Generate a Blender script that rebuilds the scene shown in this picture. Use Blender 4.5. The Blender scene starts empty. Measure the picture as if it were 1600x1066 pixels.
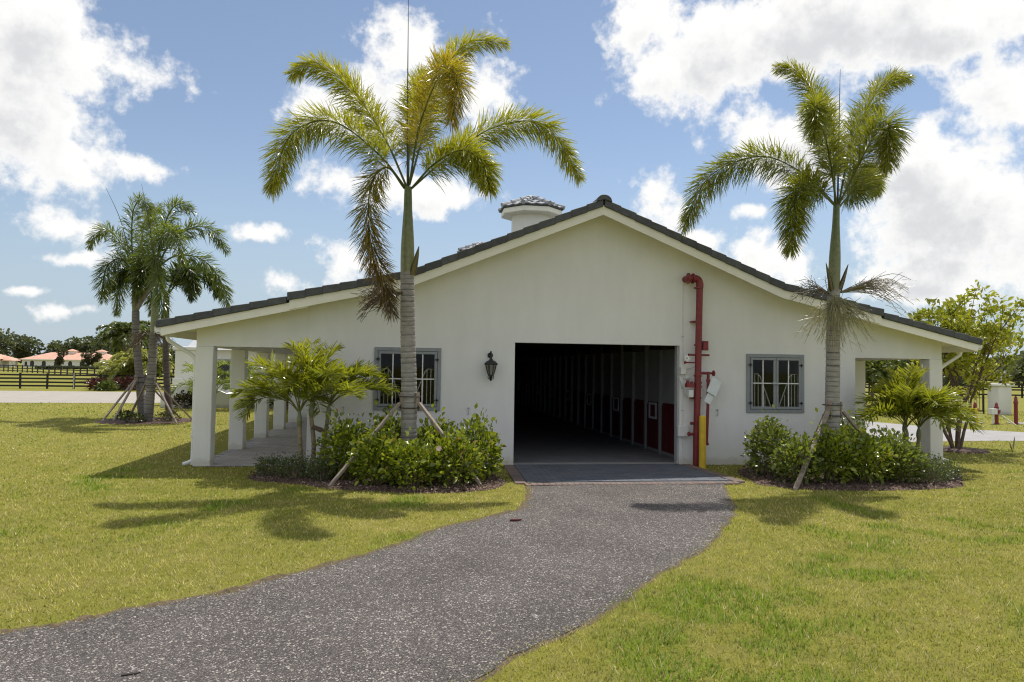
import bpy, bmesh, math, random
import numpy as np
from mathutils import Vector, Matrix

# ------------------------------------------------------------------ camera, sky, sun, exposure
scene = bpy.context.scene
COL = scene.collection
cam_d = bpy.data.cameras.new('camera')
cam_d.sensor_width = 36.0
cam_d.lens = 25.49
cam_d.clip_start = 0.1
cam_d.clip_end = 6000
cam = bpy.data.objects.new('camera', cam_d)
COL.objects.link(cam)
_yaw, _pitch, _roll = 0.1396334, 0.0384687, 0.0144588
_w = Vector((math.sin(_yaw)*math.cos(_pitch), math.cos(_yaw)*math.cos(_pitch), math.sin(_pitch)))
_r = Vector((math.cos(_yaw), -math.sin(_yaw), 0))
_u = _r.cross(_w)
_r2 = _r*math.cos(_roll) + _u*math.sin(_roll)
_u2 = _u*math.cos(_roll) - _r*math.sin(_roll)
CAM = Vector((-3.7145, -14.1849, 1.9))
cam.matrix_world = Matrix(((_r2.x, _u2.x, -_w.x, CAM.x), (_r2.y, _u2.y, -_w.y, CAM.y), (_r2.z, _u2.z, -_w.z, CAM.z), (0, 0, 0, 1)))
scene.camera = cam

SUN = Vector((0.28, 0.33, 1.0)).normalized()      # towards the sun
sun_el = math.asin(SUN.z)
sun_az = math.atan2(SUN.x, SUN.y)
sd = bpy.data.lights.new('sun', 'SUN')
sd.energy = 4.6
sd.angle = math.radians(0.53)
sd.color = (1.0, 0.95, 0.87)
so = bpy.data.objects.new('sun', sd)
COL.objects.link(so)
so.rotation_euler = SUN.to_track_quat('Z', 'Y').to_euler()
so.location = (20, 20, 60)

vs = scene.view_settings
vs.view_transform = 'Standard'
vs.look = 'None'
vs.exposure = 0.0
vs.gamma = 1.0
vs.use_curve_mapping = False
scene.cycles.filter_width = 1.15

# clouds: azimuth, elevation, half width, half height (radians)
CLOUDS = [(-0.451,0.360,0.105,0.068),(-0.472,0.268,0.085,0.063),(-0.421,0.227,0.055,0.034),(-0.365,0.348,0.059,0.020),(-0.344,0.237,0.029,0.014),(-0.409,0.163,0.043,0.019),(-0.409,0.122,0.034,0.008),(-0.412,0.061,0.032,0.008),(-0.453,0.083,0.018,0.005),(-0.008,0.405,0.051,0.041),(0.085,0.371,0.062,0.053),(-0.114,0.331,0.074,0.038),(-0.042,0.345,0.099,0.048),(-0.091,0.244,0.049,0.023),(0.021,0.236,0.077,0.031),(-0.084,0.138,0.031,0.025),(-0.164,0.111,0.029,0.013),(-0.046,0.133,0.019,0.009),(0.534,0.420,0.227,0.060),(0.663,0.401,0.136,0.061),(0.389,0.384,0.089,0.046),(0.311,0.438,0.048,0.042),(0.463,0.301,0.061,0.031),(0.526,0.280,0.087,0.057),(0.695,0.192,0.119,0.095),(0.734,0.307,0.046,0.070),(0.649,0.248,0.068,0.049),(0.744,0.122,0.051,0.066),(0.661,0.123,0.084,0.039),(0.339,0.223,0.032,0.030),(0.475,0.151,0.054,0.034),(0.398,0.175,0.022,0.012),(0.459,0.214,0.033,0.011),(-0.207,0.166,0.033,0.010)]

def cloud_group():
    g = bpy.data.node_groups.new('cloud_field', 'ShaderNodeTree')
    g.interface.new_socket('dir', in_out='INPUT', socket_type='NodeSocketVector')
    g.interface.new_socket('az_el', in_out='INPUT', socket_type='NodeSocketVector')
    g.interface.new_socket('field', in_out='OUTPUT', socket_type='NodeSocketFloat')
    N, L = g.nodes, g.links
    gi = N.new('NodeGroupInput'); go = N.new('NodeGroupOutput')
    def noise(scale, detail, rough, src):
        n = N.new('ShaderNodeTexNoise'); n.noise_dimensions = '3D'
        n.inputs['Scale'].default_value = scale; n.inputs['Detail'].default_value = detail; n.inputs['Roughness'].default_value = rough
        L.new(src, n.inputs['Vector']); return n
    def m(op, a, b=None, c=None):
        n = N.new('ShaderNodeMath'); n.operation = op
        for i, v in enumerate((a, b, c)):
            if v is None: continue
            if isinstance(v, (int, float)): n.inputs[i].default_value = v
            else: L.new(v, n.inputs[i])
        return n.outputs[0]
    # warp az/el a little so that the outlines are not ellipses
    wn = noise(9.0, 3.0, 0.6, gi.outputs['dir'])
    sub = N.new('ShaderNodeVectorMath'); sub.operation = 'SUBTRACT'; L.new(wn.outputs['Color'], sub.inputs[0]); sub.inputs[1].default_value = (.5, .5, .5)
    sc = N.new('ShaderNodeVectorMath'); sc.operation = 'MULTIPLY'; L.new(sub.outputs[0], sc.inputs[0]); sc.inputs[1].default_value = (.055, .04, 0)
    ad = N.new('ShaderNodeVectorMath'); ad.operation = 'ADD'; L.new(gi.outputs['az_el'], ad.inputs[0]); L.new(sc.outputs[0], ad.inputs[1])
    cur = None
    for (a, e, ra, re) in CLOUDS:
        small = ra < .066
        if small: ra, re = ra*2.0, re*2.3
        q = N.new('ShaderNodeVectorMath'); q.operation = 'MULTIPLY_ADD'; L.new(ad.outputs[0], q.inputs[0]); q.inputs[1].default_value = (1/ra, 1/re, 0); q.inputs[2].default_value = (-a/ra, -e/re, 0)
        d = N.new('ShaderNodeVectorMath'); d.operation = 'LENGTH'; L.new(q.outputs[0], d.inputs[0])
        v = m('ADD', d.outputs['Value'], 0.52) if small else d.outputs['Value']
        cur = v if cur is None else m('SMOOTH_MIN', cur, v, 0.25)
    cur = m('SUBTRACT', 1.0, cur)
    # the same broken cumulus goes on all round, outside the photographed sector
    sep = N.new('ShaderNodeSeparateXYZ'); L.new(gi.outputs['az_el'], sep.inputs[0])
    da = m('ABSOLUTE', m('SUBTRACT', sep.outputs[0], 0.14))
    de = m('SUBTRACT', sep.outputs[1], 0.50)
    out = m('MAXIMUM', m('MULTIPLY', m('SUBTRACT', da, 0.70), 6.0), m('MULTIPLY', de, 6.0))
    out = m('MINIMUM', m('MAXIMUM', out, 0.0), 1.0)
    gn = noise(2.3, 2.0, 0.55, gi.outputs['dir'])
    gen = m('SUBTRACT', m('MULTIPLY', m('SUBTRACT', gn.outputs['Fac'], 0.50), 5.0), m('MULTIPLY', m('SUBTRACT', 1.0, out), 6.0))
    cur = m('MAXIMUM', m('MAXIMUM', cur, -2.0), gen)
    f1 = noise(16.0, 6.0, 0.62, gi.outputs['dir'])
    f2 = noise(46.0, 4.0, 0.6, gi.outputs['dir'])
    fld = m('ADD', cur, m('MULTIPLY', m('SUBTRACT', f1.outputs['Fac'], 0.46), 2.0))
    fld = m('ADD', fld, m('MULTIPLY', m('SUBTRACT', f2.outputs['Fac'], 0.5), 0.7))
    L.new(fld, go.inputs['field'])
    return g

def make_world():
    w = bpy.data.worlds.new('World'); scene.world = w; w.use_nodes = True
    nt = w.node_tree; N, L = nt.nodes, nt.links
    for n in list(N): N.remove(n)
    out = N.new('ShaderNodeOutputWorld'); bg = N.new('ShaderNodeBackground')
    bg.inputs['Strength'].default_value = SKY
    L.new(bg.outputs[0], out.inputs['Surface'])
    sky = N.new('ShaderNodeTexSky'); sky.sky_type = 'NISHITA'; sky.sun_disc = False
    sky.sun_elevation = sun_el; sky.sun_rotation = sun_az
    sky.altitude = 0; sky.air_density = 1.0; sky.dust_density = 0.15; sky.ozone_density = 2.0
    tc = N.new('ShaderNodeTexCoord')
    nrm = N.new('ShaderNodeVectorMath'); nrm.operation = 'NORMALIZE'; L.new(tc.outputs['Generated'], nrm.inputs[0])
    sp = N.new('ShaderNodeSeparateXYZ'); L.new(nrm.outputs[0], sp.inputs[0])
    def m(op, a, b=None, c=None, clamp=False):
        n = N.new('ShaderNodeMath'); n.operation = op; n.use_clamp = clamp
        for i, v in enumerate((a, b, c)):
            if v is None: continue
            if isinstance(v, (int, float)): n.inputs[i].default_value = v
            else: L.new(v, n.inputs[i])
        return n.outputs[0]
    az = m('ARCTAN2', sp.outputs[0], sp.outputs[1]); el = m('ARCSINE', sp.outputs[2])
    cb = N.new('ShaderNodeCombineXYZ'); L.new(az, cb.inputs[0]); L.new(el, cb.inputs[1])
    grp = cloud_group()
    def field(off):
        g = N.new('ShaderNodeGroup'); g.node_tree = grp
        if off is None:
            L.new(nrm.outputs[0], g.inputs['dir']); L.new(cb.outputs[0], g.inputs['az_el'])
        else:
            a1 = N.new('ShaderNodeVectorMath'); a1.operation = 'ADD'; L.new(nrm.outputs[0], a1.inputs[0]); a1.inputs[1].default_value = (off[0], 0, off[1])
            a2 = N.new('ShaderNodeVectorMath'); a2.operation = 'ADD'; L.new(cb.outputs[0], a2.inputs[0]); a2.inputs[1].default_value = (off[0], off[1], 0)
            L.new(a1.outputs[0], g.inputs['dir']); L.new(a2.outputs[0], g.inputs['az_el'])
        return g.outputs['field']
    f0 = field(None); f1 = field((0.010, 0.030))
    def sstep(v, a, b):
        mr = N.new('ShaderNodeMapRange'); mr.interpolation_type = 'SMOOTHSTEP'; L.new(v, mr.inputs['Value'])
        mr.inputs['From Min'].default_value = a; mr.inputs['From Max'].default_value = b; return mr.outputs['Result']
    alpha = sstep(f0, -0.08, 0.40)
    horizon = sstep(el, 0.0, 0.05)
    alpha = m('MULTIPLY', alpha, horizon)
    shade = sstep(f1, 0.10, 1.05)                       # how much cloud lies above, towards the light
    dens = sstep(f0, 0.1, 0.9)
    shade = m('MULTIPLY', shade, dens)
    mc = N.new('ShaderNodeMix'); mc.data_type = 'RGBA'
    L.new(shade, mc.inputs['Factor'])
    mc.inputs['A'].default_value = (CLOUD*1.0, CLOUD*.995, CLOUD*.98, 1)
    mc.inputs['B'].default_value = (CLOUD*.71, CLOUD*.72, CLOUD*.74, 1)
    hs = N.new('ShaderNodeHueSaturation'); hs.inputs['Saturation'].default_value = SKY_SAT; hs.inputs['Value'].default_value = SKY_VAL
    L.new(sky.outputs[0], hs.inputs['Color'])
    low = N.new('ShaderNodeMix'); low.data_type = 'RGBA'            # pale moist air all round the horizon
    mr = N.new('ShaderNodeMapRange'); mr.interpolation_type = 'SMOOTHSTEP'; L.new(el, mr.inputs['Value'])
    mr.inputs['From Min'].default_value = 0.0; mr.inputs['From Max'].default_value = 0.30; mr.inputs['To Min'].default_value = 0.85; mr.inputs['To Max'].default_value = 0.0
    L.new(mr.outputs['Result'], low.inputs['Factor']); L.new(hs.outputs[0], low.inputs['A']); low.inputs['B'].default_value = (4.5, 5.5, 6.55, 1)
    mx = N.new('ShaderNodeMix'); mx.data_type = 'RGBA'
    L.new(alpha, mx.inputs['Factor']); L.new(low.outputs['Result'], mx.inputs['A']); L.new(mc.outputs['Result'], mx.inputs['B'])
    L.new(mx.outputs['Result'], bg.inputs['Color'])
SKY = 0.10
CLOUD = 10.2
SKY_SAT, SKY_VAL = 0.86, 1.20
make_world()

# ------------------------------------------------------------------ helpers
rng = np.random.default_rng(7)
random.seed(7)

def link(o, parent=None):
    COL.objects.link(o)
    if parent is not None: o.parent = parent
    return o

def tag(o, label=None, cat=None, group=None, kind=None):
    if label: o['label'] = label
    if cat: o['category'] = cat
    if group: o['group'] = group
    if kind: o['kind'] = kind
    return o

def empty(name, loc=(0, 0, 0), rz=0):
    o = bpy.data.objects.new(name, None); o.empty_display_size = .1
    o.location = loc; o.rotation_euler = (0, 0, rz)
    return link(o)

def np_mesh(name, V, F, mat, parent=None, smooth=False, tint=None):
    """V (n,3); F list of index arrays (m,3) / (m,4)."""
    me = bpy.data.meshes.new(name)
    V = np.asarray(V, np.float32)
    Fs = [np.asarray(f, np.int32) for f in F if len(f)]
    me.vertices.add(len(V)); me.vertices.foreach_set('co', V.ravel())
    loops = np.concatenate([f.ravel() for f in Fs])
    tot = np.concatenate([np.full(len(f), f.shape[1], np.int32) for f in Fs])
    start = np.concatenate([[0], np.cumsum(tot)[:-1]]).astype(np.int32)
    me.loops.add(len(loops)); me.loops.foreach_set('vertex_index', loops)
    me.polygons.add(len(tot)); me.polygons.foreach_set('loop_start', start)
    try: me.polygons.foreach_set('loop_total', tot)
    except Exception: pass
    if smooth: me.polygons.foreach_set('use_smooth', np.ones(len(tot), bool))
    if tint is not None:
        a = me.color_attributes.new('tint', 'FLOAT_COLOR', 'POINT')
        t = np.ones((len(V), 4), np.float32); t[:, :3] = tint
        a.data.foreach_set('color', t.ravel())
    me.update(calc_edges=True); me.validate()
    if mat is not None: me.materials.append(mat)
    return link(bpy.data.objects.new(name, me), parent)

class MB:
    def __init__(s): s.v = []; s.f = []
    def _add(s, vs, fs):
        b = len(s.v); s.v.extend([tuple(p) for p in vs]); s.f.extend([tuple(b+i for i in f) for f in fs])
    def box(s, x0, x1, y0, y1, z0, z1):
        s._add([(x0,y0,z0),(x1,y0,z0),(x1,y1,z0),(x0,y1,z0),(x0,y0,z1),(x1,y0,z1),(x1,y1,z1),(x0,y1,z1)],
               [(0,3,2,1),(4,5,6,7),(0,1,5,4),(1,2,6,5),(2,3,7,6),(3,0,4,7)]); return s
    def slope(s, x0, x1, zb0, zb1, zt0, zt1, y0, y1):
        s._add([(x0,y0,zb0),(x1,y0,zb1),(x1,y1,zb1),(x0,y1,zb0),(x0,y0,zt0),(x1,y0,zt1),(x1,y1,zt1),(x0,y1,zt0)],
               [(0,3,2,1),(4,5,6,7),(0,1,5,4),(1,2,6,5),(2,3,7,6),(3,0,4,7)]); return s
    def beam(s, a, b, w, h, upv=(0,0,1)):
        a = Vector(a); b = Vector(b); t = (b-a).normalized(); upv = Vector(upv)
        if abs(t.dot(upv)) > .98: upv = Vector((1,0,0))
        r = t.cross(upv).normalized()*w/2; u = r.cross(t).normalized()*h/2
        p = [a-r-u, a+r-u, a+r+u, a-r+u, b-r-u, b+r-u, b+r+u, b-r+u]
        s._add(p, [(0,1,2,3),(4,7,6,5),(0,4,5,1),(1,5,6,2),(2,6,7,3),(3,7,4,0)]); return s
    def tube(s, pts, rad, n=10, caps=True):
        pts = [Vector(p) for p in pts]
        if isinstance(rad, (int, float)): rad = [rad]*len(pts)
        nv = None; rings = []
        for i, p in enumerate(pts):
            t = (pts[min(i+1, len(pts)-1)] - pts[max(i-1, 0)]).normalized()
            if nv is None:
                nv = t.orthogonal().normalized()
            else:
                nv = (nv - t*nv.dot(t)).normalized()
            bv = t.cross(nv)
            rings.append([p + (nv*math.cos(2*math.pi*k/n) + bv*math.sin(2*math.pi*k/n))*rad[i] for k in range(n)])
        b = len(s.v)
        for r in rings: s.v.extend([tuple(p) for p in r])
        for i in range(len(rings)-1):
            for k in range(n):
                k2 = (k+1) % n
                s.f.append((b+i*n+k, b+i*n+k2, b+(i+1)*n+k2, b+(i+1)*n+k))
        if caps:
            s.f.append(tuple(b+k for k in reversed(range(n)))); s.f.append(tuple(b+(len(rings)-1)*n+k for k in range(n)))
        return s
    def lathe(s, c, prof, n=16, ang0=0.0):
        """profile of (r, z) about a vertical axis at c"""
        b = len(s.v)
        for (r, z) in prof:
            for k in range(n):
                a = ang0 + 2*math.pi*k/n
                s.v.append((c[0]+r*math.cos(a), c[1]+r*math.sin(a), c[2]+z))
        for i in range(len(prof)-1):
            for k in range(n):
                k2 = (k+1) % n
                s.f.append((b+i*n+k, b+i*n+k2, b+(i+1)*n+k2, b+(i+1)*n+k))
        s.f.append(tuple(b+k for k in reversed(range(n)))); s.f.append(tuple(b+(len(prof)-1)*n+k for k in range(n)))
        return s
    def poly(s, pts):
        b = len(s.v); s.v.extend([tuple(p) for p in pts]); s.f.append(tuple(range(b, b+len(pts)))); return s
    def prism(s, pts2, z0, z1):
        n = len(pts2); b = len(s.v)
        s.v.extend([(p[0], p[1], z0) for p in pts2]); s.v.extend([(p[0], p[1], z1) for p in pts2])
        s.f.append(tuple(b+i for i in reversed(range(n)))); s.f.append(tuple(b+n+i for i in range(n)))
        for i in range(n):
            j = (i+1) % n; s.f.append((b+i, b+j, b+n+j, b+n+i))
        return s
    def mesh(s, name, mat, smooth=False, bevel=0.0):
        me = bpy.data.meshes.new(name); me.from_pydata(s.v, [], s.f)
        bm = bmesh.new(); bm.from_mesh(me)
        bmesh.ops.recalc_face_normals(bm, faces=bm.faces)
        if bevel:
            bmesh.ops.bevel(bm, geom=list(bm.edges), offset=bevel, segments=1, affect='EDGES', profile=.5)
        bm.to_mesh(me); bm.free()
        if smooth:
            me.polygons.foreach_set('use_smooth', [True]*len(me.polygons))
            try: me.set_sharp_from_angle(angle=math.radians(40))
            except Exception: pass
        if mat: me.materials.append(mat)
        return me
    def build(s, name, mat, parent=None, smooth=False, bevel=0.0):
        return link(bpy.data.objects.new(name, s.mesh(name, mat, smooth, bevel)), parent)

def inst(name, me, loc=(0,0,0), rot=(0,0,0), parent=None, scale=None):
    o = bpy.data.objects.new(name, me); o.location = loc; o.rotation_euler = rot
    if scale is not None: o.scale = scale
    return link(o, parent)

def spline(P, n):
    """Catmull-Rom through control points -> (n,3)"""
    P = np.asarray(P, float)
    Q = np.vstack([2*P[0]-P[1], P, 2*P[-1]-P[-2]])
    out = []
    t = np.linspace(0, len(P)-1-1e-9, n)
    i = t.astype(int); u = (t-i)[:, None]
    p0, p1, p2, p3 = Q[i], Q[i+1], Q[i+2], Q[i+3]
    return .5*((2*p1)+(-p0+p2)*u+(2*p0-5*p1+4*p2-p3)*u**2+(-p0+3*p1-3*p2+p3)*u**3)

def vnoise(x, y, s=1.0, seed=0):
    x = np.asarray(x)*s; y = np.asarray(y)*s
    xi = np.floor(x).astype(np.int64); yi = np.floor(y).astype(np.int64)
    fx = x-xi; fy = y-yi; fx = fx*fx*(3-2*fx); fy = fy*fy*(3-2*fy)
    def h(a, b):
        k = (a*374761393 + b*668265263 + seed*1442695041) & 0xffffffff
        k = ((k ^ (k >> 13))*1274126177) & 0xffffffff
        return ((k ^ (k >> 16)) & 0xffff)/65535.0
    return (h(xi,yi)*(1-fx)+h(xi+1,yi)*fx)*(1-fy)+(h(xi,yi+1)*(1-fx)+h(xi+1,yi+1)*fx)*fy

def pip(x, y, poly):
    x = np.asarray(x); y = np.asarray(y); inside = np.zeros(x.shape, bool); n = len(poly)
    for i in range(n):
        x0, y0 = poly[i][:2]; x1, y1 = poly[(i+1) % n][:2]
        if y0 == y1: continue
        c = ((y0 > y) != (y1 > y)) & (x < (x1-x0)*(y-y0)/(y1-y0)+x0)
        inside ^= c
    return inside

# ------------------------------------------------------------------ materials
class NT:
    def __init__(s, name):
        s.m = bpy.data.materials.new(name); s.m.use_nodes = True
        s.t = s.m.node_tree; s.N, s.L = s.t.nodes, s.t.links
        for n in list(s.N): s.N.remove(n)
        s.out = s.N.new('ShaderNodeOutputMaterial')
        s.b = s.N.new('ShaderNodeBsdfPrincipled'); s.L.new(s.b.outputs[0], s.out.inputs['Surface'])
        s.geo = s.N.new('ShaderNodeNewGeometry')
    def set(s, **k):
        for a, v in k.items():
            s.b.inputs[a.replace('_', ' ')].default_value = v
    def noise(s, scale, detail=4, rough=.55, vec=None, out='Fac', dist=0.0):
        n = s.N.new('ShaderNodeTexNoise'); n.inputs['Scale'].default_value = scale; n.inputs['Detail'].default_value = detail
        n.inputs['Roughness'].default_value = rough; n.inputs['Distortion'].default_value = dist
        s.L.new(vec if vec is not None else s.geo.outputs['Position'], n.inputs['Vector']); return n.outputs[out]
    def vor(s, scale, feature='F1', out='Color', vec=None):
        n = s.N.new('ShaderNodeTexVoronoi'); n.feature = feature; n.inputs['Scale'].default_value = scale
        s.L.new(vec if vec is not None else s.geo.outputs['Position'], n.inputs['Vector']); return n.outputs[out]
    def vmul(s, v):
        n = s.N.new('ShaderNodeVectorMath'); n.operation = 'MULTIPLY'; s.L.new(s.geo.outputs['Position'], n.inputs[0]); n.inputs[1].default_value = v; return n.outputs[0]
    def ramp(s, fac, stops):
        n = s.N.new('ShaderNodeValToRGB'); e = n.color_ramp.elements
        while len(e) < len(stops): e.new(.5)
        for k, (p, c) in enumerate(stops):
            e[k].position = p; e[k].color = (*c, 1) if not isinstance(c, (int, float)) else (c, c, c, 1)
        s.L.new(fac, n.inputs['Fac']); return n.outputs['Color']
    def mix(s, fac, a, b, blend='MIX'):
        n = s.N.new('ShaderNodeMix'); n.data_type = 'RGBA'; n.blend_type = blend
        for i, v in (('Factor', fac), ('A', a), ('B', b)):
            if isinstance(v, (int, float)): n.inputs[i].default_value = v
            elif isinstance(v, tuple): n.inputs[i].default_value = (*v, 1)
            else: s.L.new(v, n.inputs[i])
        return n.outputs['Result']
    def math(s, op, a, b=0.0, clamp=False):
        n = s.N.new('ShaderNodeMath'); n.operation = op; n.use_clamp = clamp
        for i, v in enumerate((a, b)):
            if isinstance(v, (int, float)): n.inputs[i].default_value = v
            else: s.L.new(v, n.inputs[i])
        return n.outputs[0]
    def col(s, c):
        if isinstance(c, tuple): s.b.inputs['Base Color'].default_value = (*c, 1)
        else: s.L.new(c, s.b.inputs['Base Color'])
    def bump(s, h, strength=.3, dist=.01):
        n = s.N.new('ShaderNodeBump'); n.inputs['Strength'].default_value = strength; n.inputs['Distance'].default_value = dist
        s.L.new(h, n.inputs['Height']); s.L.new(n.outputs[0], s.b.inputs['Normal'])
    def attr(s, name='tint'):
        n = s.N.new('ShaderNodeAttribute'); n.attribute_name = name; return n.outputs['Color']
    def objrand(s):
        n = s.N.new('ShaderNodeObjectInfo'); return n.outputs['Random']

def simple(name, col, rough=.6, var=.12, scale=6.0, bump=0.0, bscale=60.0, metal=0.0, orand=0.0, spec=.5):
    t = NT(name); n = t.noise(scale, 5)
    dark = tuple(c*(1-var) for c in col); lite = tuple(min(1, c*(1+var)) for c in col)
    c = t.ramp(n, [(.3, dark), (.7, lite)])
    if orand:
        r = t.ramp(t.objrand(), [(0, 1-orand), (1, 1+orand)])
        c = t.mix(1.0, c, r, 'MULTIPLY')
    t.col(c); t.set(Roughness=rough, Metallic=metal)
    t.b.inputs['Specular IOR Level'].default_value = spec
    if bump: t.bump(t.noise(bscale, 5), bump, .01)
    return t.m

def leafmat(name, rough=.4, trans=.35, spec=.5, tcol=(1.25, 1.25, .55)):
    t = NT(name); a = t.attr()
    n = t.noise(14, 3)
    a2 = t.mix(1.0, a, t.ramp(n, [(.3, .8), (.7, 1.15)]), 'MULTIPLY')
    t.col(a2); t.set(Roughness=rough); t.b.inputs['Specular IOR Level'].default_value = spec
    tr = t.N.new('ShaderNodeBsdfTranslucent'); t.L.new(t.mix(1.0, a2, tcol, 'MULTIPLY'), tr.inputs['Color'])
    ms = t.N.new('ShaderNodeMixShader'); ms.inputs[0].default_value = trans
    t.L.new(t.b.outputs[0], ms.inputs[1]); t.L.new(tr.outputs[0], ms.inputs[2]); t.L.new(ms.outputs[0], t.out.inputs['Surface'])
    return t.m

M = {}
def stucco():
    t = NT('stucco')
    n = t.noise(.7, 5, .6); n2 = t.noise(3.5, 6, .65, vec=t.vmul((1, 1, .25)))
    c = t.ramp(n, [(.3, (.775, .77, .75)), (.7, (.835, .828, .805))])
    c = t.mix(1.0, c, t.ramp(n2, [(.35, .95), (.65, 1.0)]), 'MULTIPLY')
    # rain splash near the ground
    sp = t.N.new('ShaderNodeSeparateXYZ'); t.L.new(t.geo.outputs['Position'], sp.inputs[0])
    h = t.math('ADD', sp.outputs[2], t.math('MULTIPLY', t.noise(9, 5), -.18))
    c = t.mix(1.0, c, t.ramp(h, [(0.0, (.80, .77, .71)), (.09, (.97, .965, .955)), (.3, (1, 1, 1))]), 'MULTIPLY')
    t.col(c); t.set(Roughness=.85); t.b.inputs['Specular IOR Level'].default_value = .25
    t.bump(t.noise(90, 6, .6), .25, .006); return t.m
M['stucco'] = stucco()
M['cream'] = simple('cream_trim', (.85, .825, .75), .55, .05, 3, .08, 40)
M['white'] = simple('white_paint', (.74, .74, .72), .5, .05, 5, .05, 60)
M['rake'] = simple('charcoal_tile', (.075, .078, .085), .6, .25, 9, .3, 70, orand=.22)
M['tile'] = simple('grey_tile', (.30, .31, .33), .45, .2, 8, .25, 70, orand=.22)
M['winframe'] = simple('grey_blue_paint', (.265, .283, .30), .5, .08, 8)
M['black'] = simple('black_iron', (.012, .012, .013), .45, .2, 20, .1, 80)
M['dark'] = simple('dark_wood', (.03, .022, .017), .7, .3, 6, .2, 30)
M['red'] = simple('red_paint', (.205, .022, .026), .42, .18, 9, .1, 40)
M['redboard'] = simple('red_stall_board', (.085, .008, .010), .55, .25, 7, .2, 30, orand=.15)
M['yellow'] = simple('yellow_paint', (.68, .46, .03), .5, .12, 9, .1, 40)
M['greymetal'] = simple('galvanised', (.42, .43, .44), .45, .12, 15)
M['paper'] = simple('white_paper', (.70, .74, .74), .7, .05, 10)
M['rope'] = simple('strap', (.04, .035, .03), .8, .3, 30)
M['conc'] = simple('concrete', (.30, .29, .285), .85, .12, 2.2, .25, 60)
M['sand'] = simple('arena_sand', (.34, .31, .27), .95, .10, 1.0, .2, 30)
M['fence'] = simple('black_fence_board', (.014, .011, .010), .7, .3, 5)
M['terracotta'] = simple('terracotta_roof', (.58, .33, .235), .7, .12, .8, .2, 4)
M['glassdark'] = simple('dark_window', (.02, .024, .03), .15, .1, 3)
M['plastic'] = simple('weathered_plastic', (.55, .55, .53), .5, .08, 8)

def wood():
    t = NT('weathered_wood'); n = t.noise(8, 6, .6, vec=t.vmul((3, 3, .8)))
    c = t.ramp(n, [(.25, (.16, .125, .10)), (.5, (.27, .22, .18)), (.75, (.36, .31, .26))])
    t.col(c); t.set(Roughness=.85); t.bump(n, .35, .006); return t.m
M['wood'] = wood()

def pavers(name, stops, rough=.8):
    t = NT(name); c = t.ramp(t.objrand(), stops)
    c = t.mix(1.0, c, t.ramp(t.noise(40, 5), [(.3, .82), (.7, 1.12)]), 'MULTIPLY')
    t.col(c); t.set(Roughness=rough); t.bump(t.noise(120, 4), .35, .004); return t.m
M['paver'] = pavers('portico_paver', [(0, (.30, .27, .26)), (.35, (.37, .35, .34)), (.7, (.27, .26, .27)), (1, (.42, .38, .36))])
M['paverblue'] = pavers('apron_paver', [(0, (.085, .095, .12)), (.5, (.125, .135, .16)), (1, (.105, .11, .13))])
M['paveredge'] = pavers('edge_paver', [(0, (.15, .105, .09)), (.5, (.20, .14, .12)), (1, (.12, .10, .095))])
M['joint'] = simple('joint_sand', (.14, .13, .12), .95, .2, 20)
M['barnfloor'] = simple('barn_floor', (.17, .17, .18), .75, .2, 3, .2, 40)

def glass():
    t = NT('window_glass')
    tr = t.N.new('ShaderNodeBsdfTransparent'); tr.inputs[0].default_value = (.85, .88, .87, 1)
    gl = t.N.new('ShaderNodeBsdfGlossy'); gl.inputs['Roughness'].default_value = .02
    fr = t.N.new('ShaderNodeFresnel'); fr.inputs['IOR'].default_value = 1.36
    ms = t.N.new('ShaderNodeMixShader'); t.L.new(fr.outputs[0], ms.inputs[0]); t.L.new(tr.outputs[0], ms.inputs[1]); t.L.new(gl.outputs[0], ms.inputs[2])
    t.L.new(ms.outputs[0], t.out.inputs['Surface']); return t.m
M['glass'] = glass()

def trunk_mat():
    t = NT('palm_trunk')
    a = t.attr()
    n = t.noise(7, 6, .6, vec=t.vmul((1, 1, 2.2)))
    c = t.mix(1.0, a, t.ramp(n, [(.3, .75), (.7, 1.2)]), 'MULTIPLY')
    v = t.noise(26, 5, .7)
    c = t.mix(t.ramp(v, [(.60, 0.0), (.72, .6)]), c, (.40, .39, .36))
    t.col(c); t.set(Roughness=.85); t.bump(t.noise(40, 6), .4, .008); return t.m
M['trunk'] = trunk_mat()
M['leaf_palm'] = leafmat('palm_leaflet', .26, .40, .7)
M['leaf_shrub'] = leafmat('shrub_leaf', .26, .34, .7)
M['leaf_tree'] = leafmat('tree_leaf', .45, .35, .4)
M['grass'] = leafmat('grass_blade', .6, .38, .25, (1.1, 1.15, .6))
M['bark'] = simple('tree_bark', (.14, .10, .075), .9, .3, 12, .5, 30)
M['bark_pale'] = simple('shrub_stem', (.20, .15, .10), .85, .25, 20, .3, 50)

def lawn_mat():
    t = NT('lawn_soil')
    n1 = t.noise(.35, 4, .6); n2 = t.noise(2.5, 5, .6); n3 = t.noise(55, 5, .7, vec=t.vmul((1, 1, 1)))
    c = t.ramp(n1, [(.3, (.20, .205, .036)), (.7, (.25, .235, .046))])
    c = t.mix(t.ramp(n2, [(.45, 0.0), (.75, .55)]), c, (.30, .25, .10))
    c = t.mix(1.0, c, t.ramp(n3, [(.25, .62), (.75, 1.25)]), 'MULTIPLY')
    t.col(c); t.set(Roughness=.95); t.b.inputs['Specular IOR Level'].default_value = .1
    t.bump(n3, .8, .03); return t.m
M['lawn'] = lawn_mat()

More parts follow.
